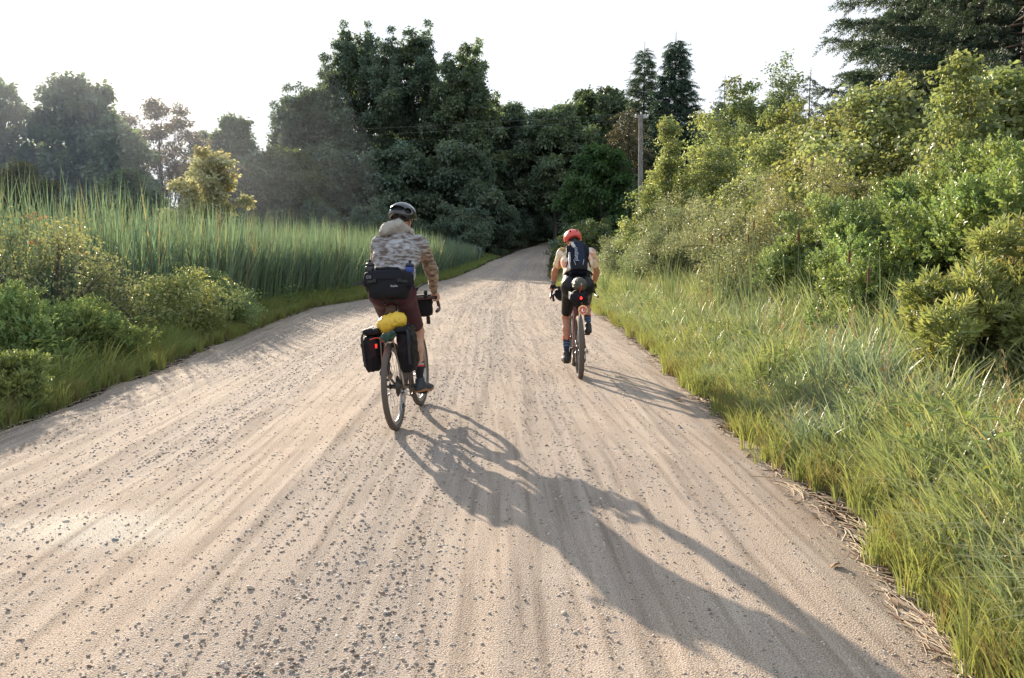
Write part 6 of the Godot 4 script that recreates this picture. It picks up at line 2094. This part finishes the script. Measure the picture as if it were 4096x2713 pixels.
func rider_right(common: Dictionary, black: Material, nylon: Material, chrome: Material) -> void:
	var root := Vector3(0.79, road_y(0.79, 9.18) - 0.004, -9.18)
	var yaw := deg_to_rad(-0.5)
	var lean := deg_to_rad(1.2)
	var b := common.duplicate()
	b.merge({"r": 0.367, "bb": 0.3, "tyre_half": 0.031, "rim_depth": 0.026, "saddle": 1.0, "bar_y": 1.02, "bar_half": 0.25, "drop_half": 0.295, "crank": deg_to_rad(88.0), "mudguard": false, "frame": mat("red_frame", Color(0.16, 0.035, 0.03), 0.35), "tape": black, "rim": mat("black_rim", Color(0.03, 0.03, 0.032), 0.35), "plug": mat("red_plug", Color(0.35, 0.05, 0.045), 0.5)}, true)
	bicycle("dark red gravel bicycle with wide tyres, ridden by the man in the orange patterned jersey", root, yaw, lean, b)
	var L := Basis(Vector3(0, 0, 1), lean)
	var frame_t := Transform3D(Basis(Vector3.UP, yaw), root)
	var bike_t := Transform3D(Basis(Vector3.UP, yaw) * L, root)
	var bb := Vector3(0, 0.3, -0.435)
	var ped := Vector3(0, sin(b.crank) * 0.17, -cos(b.crank) * 0.17)
	var pr: Vector3 = L * (bb + ped + Vector3(0.13, 0.008, 0))
	var pl: Vector3 = L * (bb - ped + Vector3(-0.13, 0.008, 0))
	var j := {
		"hip": Vector3(-0.018, 1.075, -0.24), "chest": Vector3(-0.012, 1.34, -0.49), "neck": Vector3(-0.02, 1.49, -0.655), "head": Vector3(-0.046, 1.605, -0.765),
		"shoulder_l": Vector3(-0.19, 1.45, -0.6), "shoulder_r": Vector3(0.17, 1.45, -0.6), "elbow_l": Vector3(-0.262, 1.225, -0.755), "elbow_r": Vector3(0.255, 1.225, -0.755),
		"hip_l": Vector3(-0.105, 1.03, -0.25), "hip_r": Vector3(0.07, 1.03, -0.25), "knee_l": Vector3(-0.135, 0.675, -0.515), "knee_r": Vector3(0.125, 0.84, -0.66),
		"bar_ax": Vector3(0, -0.05, -1).normalized(),
	}
	j.grip_l = L * Vector3(-0.254, 1.018, -0.945)
	j.grip_r = L * Vector3(0.254, 1.018, -0.945)
	j.wrist_l = j.grip_l + Vector3(-0.005, 0.062, 0.083)
	j.wrist_r = j.grip_r + Vector3(0.005, 0.062, 0.083)
	for s in ["_l", "_r"]:
		var q: Vector3 = pl if s == "_l" else pr
		var o := -1.0 if s == "_l" else 1.0
		j["heel" + s] = q + Vector3(0.0, 0.016 if s == "_l" else 0.01, 0.115)
		j["ball" + s] = q + Vector3(0.012 * o, 0.002, -0.04)
		j["ankle" + s] = j["heel" + s] + Vector3(0.002 * o, 0.095, -0.045)
	var jersey := mat("patchwork_jersey", Color(1, 1, 1), 0.75)
	var nt := NoiseTexture2D.new()
	nt.width = 768
	nt.height = 768
	nt.seamless = true
	var cn := FastNoiseLite.new()
	cn.noise_type = FastNoiseLite.TYPE_CELLULAR
	cn.seed = 71
	cn.frequency = 0.011
	cn.cellular_distance_function = FastNoiseLite.DISTANCE_MANHATTAN
	cn.cellular_return_type = FastNoiseLite.RETURN_CELL_VALUE
	cn.fractal_type = FastNoiseLite.FRACTAL_NONE
	cn.domain_warp_enabled = true
	cn.domain_warp_amplitude = 14.0
	nt.noise = cn
	var g := Gradient.new()
	g.interpolation_mode = Gradient.GRADIENT_INTERPOLATE_CONSTANT
	g.offsets = PackedFloat32Array([0.0, 0.12, 0.2, 0.38, 0.55, 0.72, 0.86])
	g.colors = PackedColorArray([Color(0.08, 0.08, 0.09), Color(0.82, 0.42, 0.28), Color(0.87, 0.84, 0.8), Color(0.93, 0.74, 0.45), Color(0.85, 0.83, 0.8), Color(0.84, 0.45, 0.3), Color(0.92, 0.86, 0.74)])
	nt.color_ramp = g
	grain(jersey, nt, 1.45)
	var bands := func(d: float) -> Color:
		if d < 0.04:
			return Color(0.62, 0.1, 0.03)
		if d < 0.065:
			return Color(0.14, 0.025, 0.02)
		if d < 0.085 or d > 0.155:
			return Color(0.016, 0.025, 0.06)
		return Color(0.1, 0.16, 0.25) if fposmod(d - 0.085, 0.034) < 0.014 else Color(0.016, 0.025, 0.06)
	var sock := mat("sock_cloth", Color(1, 1, 1), 0.85)
	var look := Basis.from_euler(Vector3(deg_to_rad(-26.0), deg_to_rad(6.0), deg_to_rad(4.0)))
	var tan_skin := skin_mat("skin_tanned", Color(0.48, 0.24, 0.15))
	var rider := person("person riding ahead on the right in a white and orange patterned jersey and black shorts", root, yaw, j, {"head_turn": look, "skin": tan_skin, "shorts": grain(mat("black_lycra", Color(0.012, 0.0115, 0.012), 0.42, 0.0, 0.35), noise_tex(FastNoiseLite.TYPE_SIMPLEX, 0.09, 15, [[0.0, grey(0.8)], [1.0, grey(1.0)]], 256), 8.0), "shorts_to": 0.86, "loose": -0.004, "sleeve": 0.72, "hem": 0.125, "fold": 0.006, "top": jersey, "top_name": "jersey", "sock": sock, "sock_from": 0.52, "sock_color": bands, "shoe_color": Color(0.022, 0.021, 0.022), "sole": Color(0.03, 0.022, 0.018)})
	# gloves, wristbands
	for s in ["_l", "_r"]:
		var out := Vector3.LEFT if s == "_l" else Vector3.RIGHT
		obj("glove", hand_on(j["grip" + s], j["wrist" + s].lerp(j["grip" + s], 0.15), j.bar_ax, out, 0.0032, false), mat("glove_cloth", Color(0.018, 0.018, 0.02), 0.75), rider)
		var d: Vector3 = (j["elbow" + s] - j["wrist" + s]).normalized()
		obj("wristband", Shape.new().lathe([Vector2(0.027, -0.008), Vector2(0.034, -0.008), Vector2(0.036, 0.008), Vector2(0.028, 0.008)], j["wrist" + s] + d * 0.03, d, 20, true), mat("teal_band", Color(0.06, 0.25, 0.3), 0.6) if s == "_l" else mat("yellow_band", Color(0.6, 0.5, 0.12), 0.6), rider)
	# helmet
	var red := mat("coral_helmet", Color(0.62, 0.07, 0.05), 0.28)
	red.clearcoat_enabled = true
	red.clearcoat = 0.4
	var vents := []
	for a in [-58.0, -21.0, 21.0, 58.0]:
		var q := deg_to_rad(a)
		var up := 0.045 if absf(a) < 40 else 0.026
		vents.append([Vector3(sin(q) * 0.098, up, cos(q) * 0.122), Vector3(0.015, 0.022, 0.04) if absf(a) < 40 else Vector3(0.013, 0.017, 0.04), Basis(Vector3.UP, q) * Basis(Vector3.RIGHT, -0.4)])
	for x in [-0.045, 0.0, 0.045]:
		vents.append([Vector3(x * 1.15, 0.098, 0.02), Vector3(0.011, 0.03, 0.048)])
		vents.append([Vector3(x * 1.2, 0.065, -0.11), Vector3(0.012, 0.035, 0.04)])
	for x in [-1.0, 1.0]:
		vents.append([Vector3(0.103 * x, 0.035, -0.02), Vector3(0.03, 0.014, 0.05)])
	helmet("coral red helmet with rows of dark vents, worn by the right rider", frame_t * Vector3(-0.047, 1.635, -0.775), Basis(Vector3.UP, yaw) * look * Basis(Vector3.RIGHT, deg_to_rad(8.0)), Vector3(0.108, 0.104, 0.145), vents, red, mat("helmet_foam", Color(0.012, 0.012, 0.014), 0.75))
	# backpack along the bent back
	var bp := thing("backpack", "navy hydration backpack with light grey side straps on the right rider's back", "backpack", frame_t * Vector3(-0.008, 1.375, -0.335), yaw)
	bp.rotation = Vector3(deg_to_rad(-42.0), yaw, deg_to_rad(0.5))
	var navy := grain(mat("navy_pack", Color(0.009, 0.012, 0.024), 0.6, 0.0, 0.25), noise_tex(FastNoiseLite.TYPE_SIMPLEX, 0.09, 15, [[0.0, grey(0.75)], [1.0, grey(1.0)]], 256), 6.0)
	obj("pack_body", soft_box(Vector3(0.215, 0.46, 0.12), 0.045, Vector3.ZERO, 81, 0.2, 0.012, 0.1, 0.06), navy, bp)
	obj("front_panel", soft_box(Vector3(0.115, 0.4, 0.03), 0.013, Vector3(0.012, 0.015, 0.07), 82, 0.25, 0.008, 0.05, 0.05), mat("navy_panel", Color(0.011, 0.016, 0.036), 0.6, 0.0, 0.3), bp)
	obj("lower_pocket", soft_box(Vector3(0.19, 0.13, 0.03), 0.013, Vector3(0, -0.155, 0.07), 84, 0.15, 0.006, 0.06, 0.05), nylon, bp)
	for s in [-1.0, 1.0]:
		obj("side_pocket", soft_box(Vector3(0.06, 0.15, 0.09), 0.026, Vector3(0.108 * s, 0.13, 0.0), 86, 0.1, 0.008), nylon, bp)
		obj("piping", Shape.new().tube(curve3([Vector3(0.06 * s, -0.08, 0.09), Vector3(0.052 * s, -0.12, 0.094), Vector3(0.042 * s, -0.165, 0.093)], 4), 0.003, 5), mat("light_grey_web", Color(0.45, 0.45, 0.44), 0.6), bp)
		obj("hip_strap", Shape.new().tube(curve3([Vector3(0.09 * s, -0.19, 0.02), Vector3(0.135 * s, -0.175, -0.03), Vector3(0.16 * s, -0.15, -0.1), Vector3(0.15 * s, -0.13, -0.17)], 4), 0.016, 6, true, 0.25), mat("black_web", Color(0.02, 0.02, 0.021), 0.8), bp)
		obj("shoulder_strap", Shape.new().tube(curve3([Vector3(0.06 * s, 0.2, -0.03), Vector3(0.09 * s, 0.26, -0.08), Vector3(0.12 * s, 0.2, -0.2), Vector3(0.14 * s, 0.05, -0.23)], 4), 0.022, 6, true, 0.3), mat("black_web", Color(0.02, 0.02, 0.021), 0.8), bp)
		obj("side_strap", Shape.new().tube(curve3([Vector3(0.11 * s, 0.0, 0.03), Vector3(0.14 * s, -0.08, -0.02), Vector3(0.155 * s, -0.05, -0.08)], 4), 0.009, 5, true, 0.3), mat("black_web", Color(0.02, 0.02, 0.021), 0.8), bp)
	obj("grey_side_panel", soft_box(Vector3(0.026, 0.26, 0.03), 0.012, Vector3(-0.104, -0.06, 0.045), 88, 0.2, 0.012), mat("light_grey_web", Color(0.45, 0.45, 0.44), 0.6), bp)
	obj("grey_top_tab", soft_box(Vector3(0.035, 0.1, 0.02), 0.009, Vector3(-0.055, 0.16, 0.082), 89, 0.2, 0.008, 0.0, 0.0, Basis(Vector3(0, 0, 1), 0.25)), mat("light_grey_web", Color(0.45, 0.45, 0.44), 0.6), bp)
	obj("grab_loop", Shape.new().tube(curve3([Vector3(-0.03, 0.215, 0.02), Vector3(0.0, 0.27, 0.03), Vector3(0.04, 0.27, 0.02), Vector3(0.06, 0.215, 0.0)], 4), 0.007, 6), mat("black_web", Color(0.02, 0.02, 0.021), 0.8), bp)
	lettering("platypus", 0.056, 0.002, ["Droid Sans"], false, mat("pale_print", Color(0.4, 0.42, 0.46), 0.6), bp, Vector3(-0.03, 0.0, 0.0965), Basis(Vector3(0, 0, 1), PI / 2))
	# saddle pack, with a stuff sack strapped on its back
	var sp := thing("saddle_pack", "black and grey saddle pack behind the gravel bicycle's seat", "bag", bike_t * Vector3(-0.006, 0.955, -0.03), yaw)
	sp.rotation = Vector3(0.22, yaw, lean)
	var tail := Field.new(Vector3(-0.17, -0.15, -0.22), Vector3(0.17, 0.17, 0.26), 0.006)
	tail.cap(Vector3(0, 0.0, -0.13), Vector3(0, 0.005, 0.1), 0.055, 0.098, 0.02)
	tail.wrinkle(flat_noise(14.0, 91), 0.01, Vector3(0.7, 0.7, 1.6))
	obj("pack_body", tail.shape(), nylon, sp)
	obj("grey_panel", soft_box(Vector3(0.026, 0.09, 0.12), 0.012, Vector3(-0.084, 0.02, 0.06), 92, 0.25, 0.012, 0.0, 0.0, Basis(Vector3.UP, 0.25)), mat("pale_grey_cloth", Color(0.3, 0.31, 0.32), 0.6), sp)
	obj("strap", Shape.new().lathe([Vector2(0.1, -0.012), Vector2(0.104, -0.012), Vector2(0.104, 0.012), Vector2(0.1, 0.012)], Vector3(0, 0.006, 0.11), Vector3(0, 0, 1), 26, true), mat("black_web", Color(0.02, 0.02, 0.021), 0.8), sp)
	var ss := thing("stuff_sack", "olive green stuff sack standing end-on above the black saddle pack", "bag", bike_t * Vector3(0.01, 1.1, 0.03), yaw)
	ss.rotation = Vector3(0.1, yaw, 0.15)
	var roll := Field.new(Vector3(-0.12, -0.1, -0.18), Vector3(0.12, 0.1, 0.16), 0.005)
	roll.cap(Vector3(-0.012, -0.004, -0.1), Vector3(0.0, 0.0, 0.05), 0.07, 0.078, 0.01)
	roll.cap(Vector3(-0.05, -0.01, -0.05), Vector3(-0.045, -0.012, 0.03), 0.03, 0.032, 0.03)
	roll.wrinkle(flat_noise(30.0, 94), 0.009, Vector3(1.0, 1.0, 0.25))
	obj("sack_body", roll.shape(), mat("olive_nylon", Color(0.06, 0.06, 0.04), 0.6), ss)
	obj("cord_lock", Shape.new().rbox(Vector3(0.018, 0.022, 0.018), 0.006, Vector3(0.01, 0.01, 0.122), 1), mat("grey_print", Color(0.35, 0.37, 0.4), 0.6), ss)
	obj("drawcord", Shape.new().tube(curve3([Vector3(0.01, 0.0, 0.122), Vector3(0.0, -0.04, 0.125), Vector3(-0.02, -0.075, 0.11), Vector3(-0.012, -0.11, 0.115)], 4), 0.004, 5), mat("orange_cord", Color(0.55, 0.09, 0.03), 0.7), ss)
	tail_light("bright red tail light glowing on the back of the black saddle pack", bike_t * Vector3(0.012, 0.945, 0.182), Basis(Vector3.UP, yaw), [Vector3(0, 0, 0.011)], Vector3(0.016, 0.022, 0.009))
	# reflector shaped like a ring cake
	var dn := thing("reflector", "round reflector printed like an iced ring cake, hanging above the gravel bicycle's rear wheel", "reflector", bike_t * Vector3(0.03, 0.81, 0.2), yaw)
	dn.rotation = Vector3(-0.1, yaw + 0.12, 0.0)
	var face := Vector3(0, 0, 1)
	obj("ring", Shape.new().lathe([Vector2(0.017, -0.004), Vector2(0.053, -0.004), Vector2(0.055, 0.0), Vector2(0.053, 0.004), Vector2(0.017, 0.004)], Vector3.ZERO, face, 32, true), mat("cake_yellow", Color(0.75, 0.62, 0.2), 0.4), dn)
	var icing := Shape.new()
	var from := icing.v.size()
	for i in 48:
		var a := TAU * i / 48
		icing.at(Vector3(cos(a) * 0.021, sin(a) * 0.021, 0.0066))
		var rr := 0.043 + 0.004 * sin(a * 6.0)
		icing.at(Vector3(cos(a) * rr, sin(a) * rr, 0.0066))
	for i in 48:
		var k := (i + 1) % 48
		icing.quad(2 * i, 2 * k, 2 * k + 1, 2 * i + 1)
	for i in range(0, icing.t.size(), 3):
		var n := (icing.v[icing.t[i + 2]] - icing.v[icing.t[i]]).cross(icing.v[icing.t[i + 1]] - icing.v[icing.t[i]])
		if n.z < 0.0:
			var k := icing.t[i + 1]
			icing.t[i + 1] = icing.t[i + 2]
			icing.t[i + 2] = k
	obj("icing", icing, mat("icing_pink", Color(0.55, 0.05, 0.16), 0.35), dn)
	for i in 14:
		var a := i * 2.4
		var rr := 0.026 + 0.014 * fposmod(i * 0.618, 1.0)
		obj("sprinkle", Shape.new().rbox(Vector3(0.0035, 0.011, 0.002), 0.0008, Vector3(cos(a) * rr, sin(a) * rr, 0.008), 1, null, Basis(face, a * 1.7)), [mat("sprinkle_yellow", Color(0.8, 0.6, 0.1), 0.5), mat("sprinkle_orange", Color(0.75, 0.22, 0.04), 0.5), mat("sprinkle_white", Color(0.75, 0.72, 0.68), 0.5)][i % 3], dn)
	obj("hanger", Shape.new().rbox(Vector3(0.022, 0.05, 0.006), 0.002, Vector3(-0.012, 0.065, -0.004), 1), mat("black_web", Color(0.02, 0.02, 0.021), 0.8), dn)
	# roll on the handlebar
	var hr := thing("handlebar_bag", "black roll bag strapped to the gravel bicycle's handlebar", "bag", bike_t * Vector3(-0.02, 0.935, -1.03), yaw)
	hr.rotation = Vector3(0, yaw, lean)
	var rl := Field.new(Vector3(-0.3, -0.13, -0.13), Vector3(0.3, 0.13, 0.13), 0.0075)
	rl.cap(Vector3(-0.13, 0, 0), Vector3(0.13, 0, 0), 0.088, 0.088, 0.02)
	rl.wrinkle(flat_noise(12.0, 97), 0.012)
	obj("bag", rl.shape(), nylon, hr)
	for x in [-0.1, 0.1]:
		obj("strap", Shape.new().lathe([Vector2(0.088, -0.012), Vector2(0.092, -0.012), Vector2(0.092, 0.012), Vector2(0.088, 0.012)], Vector3(x, 0, 0), Vector3.RIGHT, 22, true), mat("black_web", Color(0.02, 0.02, 0.021), 0.8), hr)
	for s in [-1.0, 1.0]:
		obj("roll_end", Shape.new().tube(curve3([Vector3(0.2 * s, 0.02, 0.0), Vector3(0.235 * s, -0.02, 0.02), Vector3(0.225 * s, -0.09, 0.02)], 4), 0.022, 7, true, 0.5), nylon, hr)
